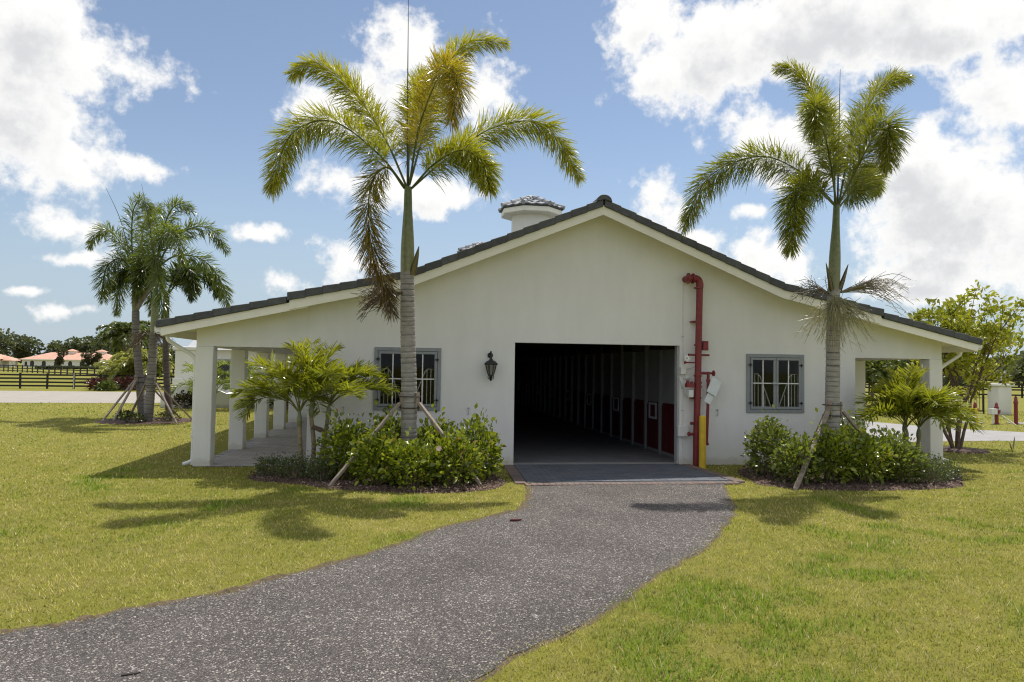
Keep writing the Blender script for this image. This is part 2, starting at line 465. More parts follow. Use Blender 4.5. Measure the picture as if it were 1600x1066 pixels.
def gravel_mat():
    t = NT('gravel')
    warp = t.vmul((1, 1, 0))
    v1 = t.vor(130, 'F1', 'Color', warp); v2 = t.vor(85, 'F1', 'Color', warp); v3 = t.vor(270, 'F1', 'Color', warp)
    def gray(c):
        n = t.N.new('ShaderNodeSeparateColor'); t.L.new(c, n.inputs[0]); return n.outputs[0]
    c1 = t.ramp(gray(v1), [(0, (.035, .033, .036)), (.45, (.075, .07, .072)), (.72, (.13, .12, .12)), (.84, (.24, .22, .205)), (1, (.58, .54, .50))])
    c2 = t.ramp(gray(v3), [(0, (.04, .038, .04)), (.6, (.10, .095, .095)), (.9, (.22, .20, .19)), (1, (.5, .48, .45))])
    c = t.mix(1.0, t.mix(.42, c1, c2), (1.03, .965, .91), 'MULTIPLY')
    c = t.mix(t.ramp(gray(v2), [(.93, 0.0), (.95, .85)]), c, (.66, .58, .53))
    c = t.mix(1.0, c, t.ramp(t.noise(.9, 6, .6), [(.3, .72), (.7, 1.2)]), 'MULTIPLY')
    t.col(c); t.set(Roughness=.85)
    d = t.vor(130, 'F1', 'Distance', warp)
    t.bump(t.math('ADD', t.math('MULTIPLY', d, -1.0), t.math('MULTIPLY', gray(v1), .6)), 1.0, .012); return t.m
M['gravel'] = gravel_mat()
def mulch_mat():
    t = NT('mulch'); n = t.vor(60, 'F1', 'Color')
    s = t.N.new('ShaderNodeSeparateColor'); t.L.new(n, s.inputs[0])
    c = t.ramp(s.outputs[0], [(0, (.03, .017, .012)), (.6, (.09, .05, .035)), (.9, (.18, .11, .08)), (1, (.35, .26, .21))])
    t.col(c); t.set(Roughness=.95); t.bump(s.outputs[1], 1.0, .03); return t.m
M['mulch'] = mulch_mat()
M['soil'] = simple('turf_edge_soil', (.11, .08, .045), .95, .4, 30, .6, 60)
def pebble_mat():
    t = NT('pebble'); c = t.attr(); t.col(c); t.set(Roughness=.8); return t.m
M['pebble'] = pebble_mat()
# ------------------------------------------------------------------ ground
def ground_sheet():
    m = MB()
    R = [0, 12, 40, 120, 400, 1500, 4500]; n = 48
    b = 0; m.v.append((0, 0, 0))
    for r in R[1:]:
        for k in range(n):
            m.v.append((r*math.cos(2*math.pi*k/n), r*math.sin(2*math.pi*k/n), 0))
    for k in range(n): m.f.append((0, 1+k, 1+(k+1) % n))
    for i in range(len(R)-2):
        for k in range(n):
            k2 = (k+1) % n; m.f.append((1+i*n+k, 1+(i+1)*n+k, 1+(i+1)*n+k2, 1+i*n+k2))
    o = m.build('lawn_ground', M['lawn']); tag(o, kind='structure'); return o
ground_sheet()

PATH_L = [(-1.78,-2.34),(-1.75,-2.36),(-1.9,-3.64),(-2.17,-4.39),(-2.52,-4.76),(-3.23,-5.47),(-3.81,-6.29),(-4.35,-6.94),(-4.87,-7.37),(-5.3,-7.84),(-5.82,-8.19),(-6.17,-8.44),(-6.49,-8.63),(-7.6,-9.2),(-9.5,-10.1),(-13,-11.8)]
PATH_R = [(1.95,-2.48),(1.55,-2.52),(.95,-4.25),(.36,-5.36),(-.66,-6.8),(-1.57,-7.82),(-2.13,-8.55),(-2.80,-9.20),(-3.36,-9.72),(-4.6,-10.75),(-6.5,-12.3),(-9.5,-14.2),(-13,-16)]
def edge_line(P, n, seed, amp=.035):
    c = spline([(x, y, 0) for x, y in P], n)[:, :2]
    t = np.gradient(c, axis=0); t /= np.linalg.norm(t, axis=1)[:, None]
    nrm = np.stack([-t[:, 1], t[:, 0]], 1)
    s = np.arange(n)*.1
    j = (vnoise(s*3.1, s*0+seed, 1, seed)-.5)*2*amp + (vnoise(s*.8, s*0+seed+5, 1, seed+3)-.5)*2*amp
    return c + nrm*j[:, None], nrm
EL, NL = edge_line(PATH_L, 170, 3)
ER, NR = edge_line(PATH_R, 190, 11)
PATH = [tuple(p) for p in EL] + [tuple(p) for p in ER[::-1]]
def path_sheet():
    n = 170
    def res(c): 
        i = np.linspace(0, len(c)-1, n); a = i.astype(int).clip(0, len(c)-2); u = (i-a)[:, None]; return c[a]*(1-u)+c[a+1]*u
    a, b = res(EL), res(ER); k = 15
    V = []; 
    for j in range(k):
        t = j/(k-1); p = a*(1-t)+b*t
        z = .006 + .012*np.sin(math.pi*t) + (vnoise(p[:, 0], p[:, 1], 2.2, 4)-.5)*.008
        V.append(np.column_stack([p, z]))
    V = np.array(V).reshape(-1, 3); F = []
    for j in range(k-1):
        for i in range(n-1): F.append((j*n+i, (j+1)*n+i, (j+1)*n+i+1, j*n+i+1))
    o = np_mesh('gravel_path', V, [F], M['gravel'], smooth=True); tag(o, kind='structure'); return o
path_o = path_sheet()
def turf_edge(E, N, sgn, k=1.0):
    # cut edge of the turf: a small bank beside the gravel
    n = len(E); s = np.arange(n)
    hgt = .004 + .032*np.clip(vnoise(s*.45, s*0, 1, 21)*1.6-.45, 0, 1)
    prof = [(-.03, .0), (-.005, .6), (.01, 1.0), (.035, .8), (.075, 0.0)]
    V = []
    for d, h in prof:
        j = (vnoise(s*.9, s*0+d*50, 1, 9)-.5)*.03
        p = E + N*(sgn*(d*(.4+.6*k)+j*k))[:, None]
        V.append(np.column_stack([p, h*hgt*k + .001]))
    V = np.array(V).reshape(-1, 3)
    F1 = []; 
    for k in range(len(prof)-1):
        for i in range(n-1): F1.append((k*n+i, k*n+i+1, (k+1)*n+i+1, (k+1)*n+i))
    o = np_mesh('turf_edge', V, [F1], M['soil'], smooth=True); tag(o, kind='structure')
turf_edge(EL, NL, -1.0 if (NL[60] @ (np.array([-8, -4])-EL[60])) < 0 else 1.0)
turf_edge(ER, NR, -1.0 if (NR[60] @ (np.array([5, -8])-ER[60])) < 0 else 1.0, .25)

# loose stones on the gravel (nobody could count them)
def pebbles():
    n = 42000
    x = rng.uniform(-8, 2, n*4); y = -14 + 12*rng.random(n*4)**.9
    ok = pip(x, y, PATH); x, y = x[ok][:n], y[ok][:n]; n = len(x)
    base = np.array([(1,0,0),(-.5,.87,0),(-.5,-.87,0),(.2,.1,.75)])
    sz = rng.lognormal(math.log(.0045), .40, n).clip(.0025, .014)
    a = rng.uniform(0, 6.28, n); ca, sa = np.cos(a), np.sin(a)
    jit = rng.normal(0, .25, (n, 4, 3))
    P = (base[None]+jit)*sz[:, None, None]
    X = P[..., 0]*ca[:, None]-P[..., 1]*sa[:, None]; Y = P[..., 0]*sa[:, None]+P[..., 1]*ca[:, None]
    V = np.stack([X+x[:, None], Y+y[:, None], P[..., 2].clip(-.3*sz[:, None], None)+.014], -1).reshape(-1, 3)
    i = np.arange(n)[:, None]*4
    F = np.concatenate([i+np.array([[0,1,3]]), i+np.array([[1,2,3]]), i+np.array([[2,0,3]])])
    g = rng.beta(1.1, 3.2, n)
    col = np.stack([.05+.52*g, .048+.475*g, .047+.435*g], 1)
    o = np_mesh('loose_gravel', V, [F], M['pebble'], tint=np.repeat(col, 4, 0))
    tag(o, 'loose pale and dark stone chips lying on the gravel path', 'gravel', kind='stuff')
pebbles()

def flat(name, pts, z, mat, kind='structure'):
    o = MB().poly([(x, y, z) for x, y in pts]).build(name, mat); tag(o, kind=kind); return o
ARENA = [(-75, 19.5), (-40, 21.2), (-22.5, 22.2), (-16.5, 22.7), (-13.2, 24), (-12.5, 30), (-13.5, 36.5), (-26, 37.2), (-45, 37), (-85, 34)]
flat('sand_arena', ARENA, .008, M['sand'])
DRIVE = [(8.7, 3.9), (10.5, 4.6), (13.2, 4.9), (18, 4.6), (26, 2.5), (40, -1), (40, 3.4), (26, 5.2), (20.5, 6.0), (17.4, 7.3), (15.9, 8.9), (14.9, 10.9), (14.2, 14), (13.9, 22), (10.2, 30), (8.4, 30), (8.45, 12)]
flat('concrete_driveway', DRIVE, .008, M['conc'])

# ------------------------------------------------------------------ barn
LEN = 38.0
HM, HC, CW = 5.62, 7.66, .31
def T(x):                                   # upper line of the roof tiles
    x = abs(x)
    if x <= 3.75: return 5.27 - .410*x
    return 5.27 - .410*3.75 - .222*(x-3.75)
def TP(x): return 3.205 - .226*(abs(x)-5.9)   # porch roof
barn = empty('barn')
tag(barn, 'long white stucco horse barn with dark tiled gable roof and columned side porches', 'barn')
DL, DR, DT = -1.66, 1.74, 2.425
WZ0, WZ1 = 1.07, 2.285
WL, WR = (-4.39, -3.11), (3.18, 4.45)

def gable(m, y0, y1, door=True):
    xs = sorted([-HM, WL[0], WL[1], -3.75, DL, 0, DR, WR[0], WR[1], 3.75, HM])
    for a, b in zip(xs[:-1], xs[1:]):
        ta, tb = T(a)-.17, T(b)-.17
        if door and a >= DL-1e-6 and b <= DR+1e-6: m.slope(a, b, DT, DT, ta, tb, y0, y1)
        elif door and ((a >= WL[0]-1e-6 and b <= WL[1]+1e-6) or (a >= WR[0]-1e-6 and b <= WR[1]+1e-6)):
            m.box(a, b, y0, y1, -.05, WZ0); m.slope(a, b, WZ1, WZ1, ta, tb, y0, y1)
        else: m.slope(a, b, -.05, -.05, ta, tb, y0, y1)
w = gable(MB(), 0, .24)
m = MB(); gable(m, 0, .24)
me = m.mesh('wall', M['stucco'])
bm = bmesh.new(); bm.from_mesh(me); bmesh.ops.remove_doubles(bm, verts=bm.verts, dist=1e-4); bm.to_mesh(me); bm.free()
inst('wall', me, parent=barn)
m = MB(); gable(m, LEN-.24, LEN, False); m.build('wall', M['stucco'], barn)
for s in (-1, 1):
    x0, x1 = sorted((s*HM, s*(HM-.2)))
    m = MB()
    zt = T(HM)-.18
    # side wall with stall doors' openings closed by boards
    m.box(x0, x1, .24, LEN-.24, -.05, zt); m.build('wall', M['stucco'], barn)
# porch: columns, front beam, side beam
colm = MB().box(-CW/2, CW/2, 0, CW, -.03, 2.24).mesh('column', M['stucco'], bevel=.012)
for s in (-1, 1):
    xc = s*(HC-CW/2)
    for k in range(14):
        inst('column', colm, (xc, k*2.67, 0), parent=barn)
    a, b = (-HC, -HM) if s < 0 else (HM, HC)
    e0, e1 = (a, b)
    m = MB().slope(a, b, 2.242, 2.242, (TP(a)-.17), (TP(b)-.17), .03, .30)
    m.build('porch_beam', M['stucco'], barn)
    a, b = sorted((s*HC, s*(HC-.28)))
    MB().slope(a, b, 2.243, 2.243, TP(a)-.18, TP(b)-.18, .302, LEN).build('porch_beam', M['stucco'], barn)
    # porch ceiling
    a, b = sorted((s*HM, s*(HC-.28)))
    MB().box(a, b, .302, LEN, 2.40, 2.44).build('porch_ceiling', M['cream'], barn)

# fascia boards (cream) and soffits
def fascia(name, x0, x1, fn, y0, y1, top, bot, mat):
    return MB().slope(x0, x1, fn(x0)-bot, fn(x1)-bot, fn(x0)-top, fn(x1)-top, y0, y1).build(name, mat, barn)
RX = 5.93; EX = 8.16
for s in (-1, 1):
    for xa, xb, fn in ((0, 3.75, T), (3.75, RX, T), (5.60, EX, TP)):
        a, b = sorted((s*xa, s*xb))
        yy = -.40 if fn is T else -.375
        d = .0 if fn is T else .004
        fascia('fascia', a, b, fn, yy-.028, yy, .13+d, .315 if fn is T else .285, M['cream'])
        fascia('soffit', a, b, fn, yy, LEN+.3, .132+d, .168+d, M['cream'])
    # eave fascia along the porch, gutter and downspout
    xe = s*EX
    a, b = sorted((xe, xe-s*.03))
    MB().box(a, b, -.374, LEN+.3, TP(EX)-.29, TP(EX)-.16).build('fascia', M['cream'], barn)
    g = MB(); x0 = xe; x1 = xe+s*.11
    z1, z0 = TP(EX)-.12, TP(EX)-.25
    prof = [(x0+s*.002, z1), (x0+s*.002, z0), (x0+s*.07, z0), (x1, z0+.05), (x1, z1), (x1-s*.012, z1), (x1-s*.012, z0+.055), (x0+s*.066, z0+.012), (x0+s*.014, z0+.012), (x0+s*.014, z1)]
    n = len(prof); b0 = len(g.v)
    for yy in (-.40, LEN+.3): g.v.extend([(px, yy, pz) for px, pz in prof])
    for i in range(n):
        j = (i+1) % n; g.f.append((i, j, n+j, n+i))
    for q in ((0,1,8,9),(1,2,7,8),(2,3,6,7),(3,4,5,6)): g.f.append(q)
    gut = g.build('gutter', M['white'], barn)
    MB().slope(*sorted((x0+s*.004, x1-s*.004)), z0+.03, z0+.03, z1-.004, z1-.004, -.398, -.39).build('end_cap', M['white'], gut)
    # downspout with elbows, standing on the outer column
    xo = s*(HC+.045); yo = .16
    pts = [(xe+s*.05, -.1+.26, z0+.02), (xe+s*.05, yo, z0-.08), (xe-s*.05, yo, z0-.16), (xo+s*.1, yo, 2.10), (xo+s*.01, yo, 2.0), (xo, yo, 1.9), (xo, yo, .18), (xo+s*.02, yo-.01, .10), (xo+s*.12, yo-.03, .05), (xo+s*.16, yo-.03, .045)]
    d = MB().tube([tuple(p) for p in spline(pts, 40)], .036, 8).build('downspout', M['white'], barn, smooth=True)
    for z in (.55, 1.6): MB().box(xo-.045, xo+.045, yo-.045, yo+.045, z, z+.03).build('bracket', M['white'], d)

# rake tiles: one object per tile
def rake(fn, xa, xb, s, y0, y1, thick=.15, step=.318):
    n = int(round((xb-xa)/step)); st = (xb-xa)/n
    for i in range(n):
        u0 = xa+i*st; u1 = u0+st+.02
        j = random.uniform(-.004, .004)
        za, zb = fn(u0)-.010+j*.6, fn(u1)+.010+j*.6
        a, b = s*u0, s*u1
        m = MB()
        m.slope(a, b, za-thick+.01, zb-thick, za, zb, y0-.012*(i % 2)*0, y1)
        m.build('roof_tile', M['rake'], barn, bevel=.008)
for s in (-1, 1):
    rake(T, .015, RX+.02, s, -.47, -.20)
    rake(TP, 5.98, EX+.06, s, -.445, -.20, .135)
# main roof planes with overlapping courses
for s in (-1, 1):
    for fn, xa, xb, nm in ((T, 0.0, RX, 'roof'), (TP, 5.58, EX+.03, 'porch_roof')):
        m = MB(); n = int((xb-xa)/.318); st = (xb-xa)/n
        for i in range(n):
            u0 = xa+i*st; u1 = u0+st
            for k in range(1):
                m.slope(s*u0, s*u1, fn(u0)-.128, fn(u1)-.128, fn(u0)-.045, fn(u1)-.005, -.195, LEN+.3)
        m.build(nm, M['rake'], barn)
# ridge tiles
rt = MB()
pr_ = [(-.16, -.075), (-.135, .0), (-.085, .045), (-.03, .065), (.03, .065), (.085, .045), (.135, 0), (.16, -.075), (.0, -.03)]
for yy, k in ((-.0, 1.0), (.42, .92)): rt.v.extend([(x*k, yy, z*k+.005) for x, z in pr_])
n = 9
for i in range(n):
    j = (i+1) % n; rt.f.append((i, j, n+j, n+i))
rt.f.append(tuple(range(n))); rt.f.append(tuple(range(2*n-1, n-1, -1)))
rme = rt.mesh('ridge_tile', M['rake'], bevel=.006)
for k in range(40): inst('ridge_tile', rme, (0, -.5+.385*k, 5.27), parent=barn)
MB().box(-.10, .10, 15.2, LEN, 5.2, 5.3).build('ridge', M['rake'], barn)

# cupolas (part of the barn's roof)
def cupola(x, y, seed):
    rnd = random.Random(seed)
    c = bpy.data.objects.new('cupola', None); c.location = (x, y, 0); link(c, barn)
    zb, ze = 4.9, 6.80
    a0 = math.pi/8
    MB().lathe((0, 0, 0), [(.62, zb), (.62, ze)], 28).build('drum', M['stucco'], c, smooth=True)
    MB().lathe((0, 0, ze-.10), [(.86, 0), (.96, .01), (.985, .03), (.985, .17), (.9, .18)], 8, a0).build('eave_board', M['cream'], c)
    MB().lathe((0, 0, ze+.082), [(1.0, 0), (1.03, .01), (1.03, .05), (0.08, .37), (.01, .375)], 8, a0).build('roof_deck', M['rake'], c)
    R0, z0, z1 = 1.05, ze+.10, ze+.50
    def P(ang, t, lift=0):           # point on the roof pyramid; t 0 eave .. 1 top
        r = R0*(1-t)+.03*t; return Vector((r*math.cos(ang), r*math.sin(ang), z0+(z1-z0)*t+lift))
    for k in range(8):
        A, B = a0+k*math.pi/4, a0+(k+1)*math.pi/4
        rows = [(0, .36, 3), (.33, .68, 2), (.64, 1.0, 1)]
        for (t0, t1, nn) in rows:
            for q in range(nn):
                f0, f1 = q/nn+.012, (q+1)/nn-.012
                def pt(f, t, l): return P(A, t, l)*(1-f)+P(B, t, l)*f
                j = rnd.uniform(0, .012)
                m = MB(); mid = (f0+f1)/2
                v = [pt(f0,t0,.035+j), pt(mid,t0,.065+j), pt(f1,t0,.035+j), pt(f1,t1,.008), pt(mid,t1,.03), pt(f0,t1,.008)]
                lo = [p-Vector((0,0,.03)) for p in v]
                m.v = [tuple(p) for p in v+lo]
                m.f = [(0,1,4,5),(1,2,3,4),(6,11,10,7),(7,10,9,8),(0,6,7,1),(1,7,8,2),(2,8,9,3),(3,9,10,4),(4,10,11,5),(5,11,6,0)]
                m.build('tile', M['tile'], c)
        for q in range(3):           # hip tiles
            t0, t1 = q/3-.02, (q+1)/3+.02
            a, b = P(A, t0, .065), P(A, t1, .045)
            m = MB().tube([a, b], [.075, .058], 8); m.build('hip_tile', M['tile'], c, smooth=True)
    MB().lathe((0, 0, z1), [(.10, -.02), (.09, .05), (.04, .09), (.01, .10)], 10).build('finial', M['tile'], c, smooth=True)
    return c
cupola(0.0, 8.3, 1); cupola(-.75, 17.0, 2)

# windows
def window(xa, xb):
    w = bpy.data.objects.new('window', None); w.location = ((xa+xb)/2, 0, WZ0); link(w, barn)
    W, Hh = xb-xa, WZ1-WZ0; h = W/2
    fr = MB(); t = .07
    fr.box(-h, h, -.03, .06, 0, t); fr.box(-h, h, -.03, .06, Hh-t, Hh); fr.box(-h, -h+t, -.03, .06, t, Hh-t); fr.box(h-t, h, -.03, .06, t, Hh-t)
    fr.build('frame', M['winframe'], w, bevel=.004)
    for s in (-1, 1):
        x0, x1 = (-h+t+.006, -.004) if s < 0 else (.004, h-t-.006)
        z0, z1 = t+.006, Hh-t-.006; q = .052
        m = MB(); m.box(x0, x1, -.045, -.005, z0, z0+q); m.box(x0, x1, -.045, -.005, z1-q, z1); m.box(x0, x0+q, -.045, -.005, z0+q, z1-q); m.box(x1-q, x1, -.045, -.005, z0+q, z1-q)
        sash = m.build('sash', M['winframe'], w, bevel=.004)
        MB().poly([(x0+q, -.022, z0+q), (x1-q, -.022, z0+q), (x1-q, -.022, z1-q), (x0+q, -.022, z1-q)]).build('pane', M['glass'], sash)
        xm = (x0+x1)/2
        MB().box(xm-.011, xm+.011, -.034, -.012, z0+q, z1-q).build('glazing_bar', M['white'], sash)
        MB().box(x0+q, xm-.011, -.032, -.013, Hh*.5-.01, Hh*.5+.012).box(xm+.011, x1-q, -.032, -.013, Hh*.5-.01, Hh*.5+.012).build('glazing_bar', M['white'], sash)
        xo = x0 if s < 0 else x1
        for zz in (.2, Hh-.23):
            hg = MB().tube([(xo, -.055, zz-.035), (xo, -.055, zz+.035)], .010, 8).box(xo-.045, xo+.035, -.05, -.046, zz-.012, zz+.012)
            hg.build('hinge', M['black'], sash)
        # hooped steel guard behind the glass
        g = MB(); gx0, gx1 = x0+q-.01, x1-q+.01
        yb = .015; zt = Hh*.66
        lean = [( (gx0 if s < 0 else gx1), yb, -.0+.02), ((gx0 if s < 0 else gx1), yb, zt), ((gx0+.14 if s < 0 else gx1-.14), yb, zt), ((gx0+.19 if s < 0 else gx1-.19), yb, zt-.05), ((gx1-.02 if s < 0 else gx0+.02), yb, .06)]
        g.tube(lean, .011, 6)
        for k in range(1, 5):
            xx = (gx0+.075*k) if s < 0 else (gx1-.075*k)
            top = zt if k < 3 else zt-.08-.25*(k-2.6)
            g.tube([(xx, yb, .02), (xx, yb, top)], .008, 6)
        g.build('guard', M['white'], w, smooth=True)
    MB().box(-.09, .02, -.075, -.046, Hh*.5-.018, Hh*.5+.02).tube([(.02, -.06, Hh*.5), (.05, -.06, Hh*.5-.02)], .008, 6).build('latch', M['greymetal'], w)
window(*WL); window(*WR)

M['stallwall'] = simple('stall_wall_paint', (.24, .24, .232), .8, .08, 2)
M['post'] = simple('grey_post_paint', (.20, .205, .21), .6, .1, 8)
# door opening trim and interior
MB().box(DR, DR+.0, 0, 0, 0, 0)
MB().box(DL, DR, .0, .24, -.02, .028).build('door_sill', M['conc'], barn)
MB().box(DR-.03, DR+.0-.002, .05, .20, .03, DT-.002).build('door_track', M['greymetal'], barn)
MB().box(-HM+.2, HM-.2, .24, LEN-.24, -.03, .02).build('floor', M['barnfloor'], barn)
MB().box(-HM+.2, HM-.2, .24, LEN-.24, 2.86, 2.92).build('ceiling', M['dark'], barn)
for k in range(12):
    MB().box(-1.94, 1.94, .9+k*1.2, 1.02+k*1.2, 2.68, 2.858).build('ceiling_beam', M['dark'], barn)
for s in (-1, 1):
    xw = s*1.97
    a, b = sorted((xw+s*.05, xw+s*.10))
    MB().box(a, b, .242, LEN-.3, 1.18, 2.855).build('stall_wall', M['stallwall'], barn)
    a2, b2 = sorted((xw+s*.06, xw+s*.13))
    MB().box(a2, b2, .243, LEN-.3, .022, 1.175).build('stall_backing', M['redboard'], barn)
    nP = 24
    for k in range(nP):
        y = .78+k*1.02
        a, b = sorted((xw-s*.03, xw+s*.048))
        MB().box(a, b, y-.04, y+.04, .021, 2.68).build('stall_post', M['post'], barn)
        if k < 8:
            y0, y1 = y+.042, y+.978
            nb = 6
            for q in range(nb):
                u0 = y0+.03+(y1-y0-.06)*q/nb; u1 = u0+(y1-y0-.06)/nb-.006
                a, b = sorted((xw+s*.012, xw+s*.045))
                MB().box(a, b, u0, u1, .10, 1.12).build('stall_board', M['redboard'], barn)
        a, b = sorted((xw+s*.002, xw+s*.044))
        MB().box(a, b, y+.042, y+.978, .03, .095).build('stall_rail', M['post'], barn)
        if k % 3 == 1:
            a, b = sorted((xw-s*.012, xw+s*.008))
            MB().box(a, b, y+.25, y+.31, .78, 1.16).box(a, b, y+.70, y+.76, .78, 1.16).box(a, b, y+.31, y+.70, .78, .83).box(a, b, y+.31, y+.70, 1.11, 1.16).build('stall_frame', M['greymetal'], barn)
        if k % 2 == 0:                        # dark shelf brackets high on the wall
            a, b = sorted((xw-s*.30, xw+s*.045))
            MB().box(a, b, y+.12, y+.9, 2.38, 2.62).build('wall_shelf', M['dark'], barn)

# porch floors: individual pavers near, one sheet beyond
for s in (-1, 1):
    a, b = sorted((s*(HM+.003), s*HC))
    fl = MB().box(a, b, .0, LEN, -.02, .012).build('porch_floor', M['joint']); tag(fl, kind='structure')
    pm = MB().box(.003, .284, .003, .142, 0, .03).mesh('paver', M['paver'], bevel=.004)
    rows = 40 if s < 0 else 22
    for r in range(rows):
        off = (r % 2)*.145
        x = a+off-.0
        while x < b-.02:
            wdt = min(.288, b-x)
            if wdt > .06: inst('paver', pm, (x, r*.148+.002, .0), (0, 0, 0), fl, (wdt/.288, 1, random.uniform(.95, 1.06)))
            x += .2885
    o = MB().box(a, b, rows*.148+.003, LEN, .0125, .029).build('paving', M['paver'], fl); tag(o, kind='stuff')

# apron in front of the door
ap = MB().prism([(-1.66, -.005), (1.74, -.005), (1.90, -2.36), (-1.78, -2.30)], -.02, .010).build('door_apron', M['joint']); tag(ap, kind='structure')
am = MB().box(.003, .232, .003, .15, 0, .018).mesh('paver', M['paverblue'], bevel=.004)
for r in range(14):
    y = -.16-r*.154
    t = (r+.5)/15; xl = -1.66-.1*t+.012; xr = 1.74+.12*t-.012
    x = xl - (r % 2)*.118
    while x < xr-.03:
        x0 = max(x, xl); wdt = min(x+.235, xr)-x0
        if wdt > .05: inst('paver', am, (x0, y, .006+random.uniform(0, .002)), (0, 0, random.uniform(-.004, .004)), ap, (wdt/.235, 1, 1))
        x += .235
em = MB().box(-.048, .048, -.095, .095, 0, .03).mesh('edge_paver', M['paveredge'], bevel=.005)
k = 0
for i in range(36):
    x = -1.76+i*.1025
    inst('edge_paver', em, (x, -2.40-.02*random.random(), -.004), (0, 0, random.uniform(-.03, .03)), ap)
for s in (0, 1):
    for i in range(22):
        y = -.10-i*.1025; t = -y/2.4
        x = (-1.665-.1*t-.10) if s == 0 else (1.745+.12*t+.10)
        inst('edge_paver', em, (x, y, -.004), (0, 0, math.pi/2+random.uniform(-.03, .03)), ap)
# ------------------------------------------------------------------ vegetation builders
def frame_from(T_):
    """per-row orthonormal frame for tangents (n,3)"""
    up = np.tile(np.array([0, 0, 1.0]), (len(T_), 1))
    bad = np.abs(T_[:, 2]) > .97
    up[bad] = (1, 0, 0)
    B = np.cross(T_, up); B /= np.linalg.norm(B, axis=1)[:, None]
    N = np.cross(B, T_)
    return N, B

def blades(base, d, length, width, droop, fold=None, wpos=(.45, .8), tw=None):
    """leaflets: base (n,3), direction d (n,3) unit, -> V (n*6,3), F; each has 4 triangles' worth of faces"""
    n = len(base)
    up = np.array([0, 0, 1.0])
    side = np.cross(d, up) + rng.normal(0, .6, (n, 3)); side /= np.linalg.norm(side, axis=1)[:, None] + 1e-9
    g = np.array([0, 0, -1.0])
    L = length[:, None]; Wd = width[:, None]; D = droop[:, None]
    m1 = base + d*L*wpos[0] + g*L*D*wpos[0]**2
    m2 = base + d*L*wpos[1] + g*L*D*wpos[1]**2
    tp = base + d*L + g*L*D
    V = np.stack([base, m1+side*Wd*.5, m1-side*Wd*.5, m2+side*Wd*.36, m2-side*Wd*.36, tp], 1).reshape(-1, 3)
    i = np.arange(n)[:, None]*6
    F3 = np.concatenate([i+np.array([[0, 2, 1]]), i+np.array([[3, 4, 5]])]); F4 = i+np.array([[1, 2, 4, 3]])
    return V, F3, F4

def tube_np(P, R, k=6):
    n = len(P); Tn = np.gradient(P, axis=0); Tn /= np.linalg.norm(Tn, axis=1)[:, None]+1e-9
    N, B = frame_from(Tn); a = np.linspace(0, 2*np.pi, k, endpoint=False)
    V = P[:, None]+ (N[:, None]*np.cos(a)[None, :, None]+B[:, None]*np.sin(a)[None, :, None])*np.asarray(R)[:, None, None]
    V = V.reshape(-1, 3); F = []
    for i in range(n-1):
        for j in range(k): F.append((i*k+j, i*k+(j+1) % k, (i+1)*k+(j+1) % k, (i+1)*k+j))
    return V, np.array(F)

def frond(ctrl, parent, nleaf=1100, llen=.42, lw=.026, plume=True, tipcol=(.22,.20,.02), basecol=(.085,.125,.02), start=.16, name='frond', rr=.02, brown=0.0, lead=None, droop=.20, lpow=.50, org=(0,0,0)):
    ctrl = np.asarray(ctrl, float) - np.asarray(org)
    P = spline(ctrl, 48)
    seg = np.linalg.norm(np.diff(P, axis=0), axis=1); tot = seg.sum()
    cum = np.concatenate([[0], np.cumsum(seg)])/tot
    t = start + (1-start)*rng.random(nleaf)**.95
    idx = np.searchsorted(cum, t).clip(1, len(P)-1)
    u = ((t-cum[idx-1])/(cum[idx]-cum[idx-1]+1e-9))[:, None]
    b = P[idx-1]*(1-u)+P[idx]*u
    Tn = np.gradient(P, axis=0); Tn /= np.linalg.norm(Tn, axis=1)[:, None]
    tt = Tn[idx]; N, B = frame_from(tt)
    if plume:
        ph = rng.uniform(0, 2*np.pi, nleaf)
        ang = np.radians(rng.normal(56, 10, nleaf)*(1-.35*t**3))
    else:
        sgn = np.where(rng.random(nleaf) < .5, 1, -1)
        ph = np.where(sgn > 0, np.pi/2, -np.pi/2) + rng.normal(0, .28, nleaf) - sgn*.45
        ang = np.radians(rng.normal(50, 7, nleaf))
    rad = N*np.cos(ph)[:, None]+B*np.sin(ph)[:, None]
    d = tt*np.cos(ang)[:, None]+rad*np.sin(ang)[:, None]
    prof = np.clip(np.sin(np.pi*np.clip(.10+t*.86, 0, 1)), .05, 1)**lpow
    ln = llen*prof*rng.uniform(.8, 1.12, nleaf)
    wd = lw*rng.uniform(.75, 1.2, nleaf)*(.6+.4*prof)
    V, F3, F4 = blades(b, d, ln, wd, np.abs(rng.normal(droop, .12, nleaf)))
    g = rng.uniform(0, 1, nleaf)
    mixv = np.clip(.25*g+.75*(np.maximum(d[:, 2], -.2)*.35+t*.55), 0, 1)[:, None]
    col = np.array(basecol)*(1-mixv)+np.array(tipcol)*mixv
    col = col*rng.uniform(.75, 1.2, (nleaf, 1))
    if brown:
        k = np.clip((t-(1-brown))/brown*1.6, 0, 1)[:, None]*rng.uniform(.5, 1, (nleaf, 1))
        dead = np.where(t[:, None] > .8, np.array([[.085, .045, .04]]), np.array([[.17, .10, .028]]))
        col = col*(1-k)+dead*k
    VR, FR = tube_np(P, np.linspace(rr, .004, len(P)), 6)
    tint = np.vstack([np.repeat(col, 6, 0), np.tile(np.array(lead or (.16, .19, .06)), (len(VR), 1))])
    return np_mesh(name, np.vstack([V, VR]), [F3, np.vstack([F4, FR+len(V)])], M['leaf_palm'], parent, tint=tint)

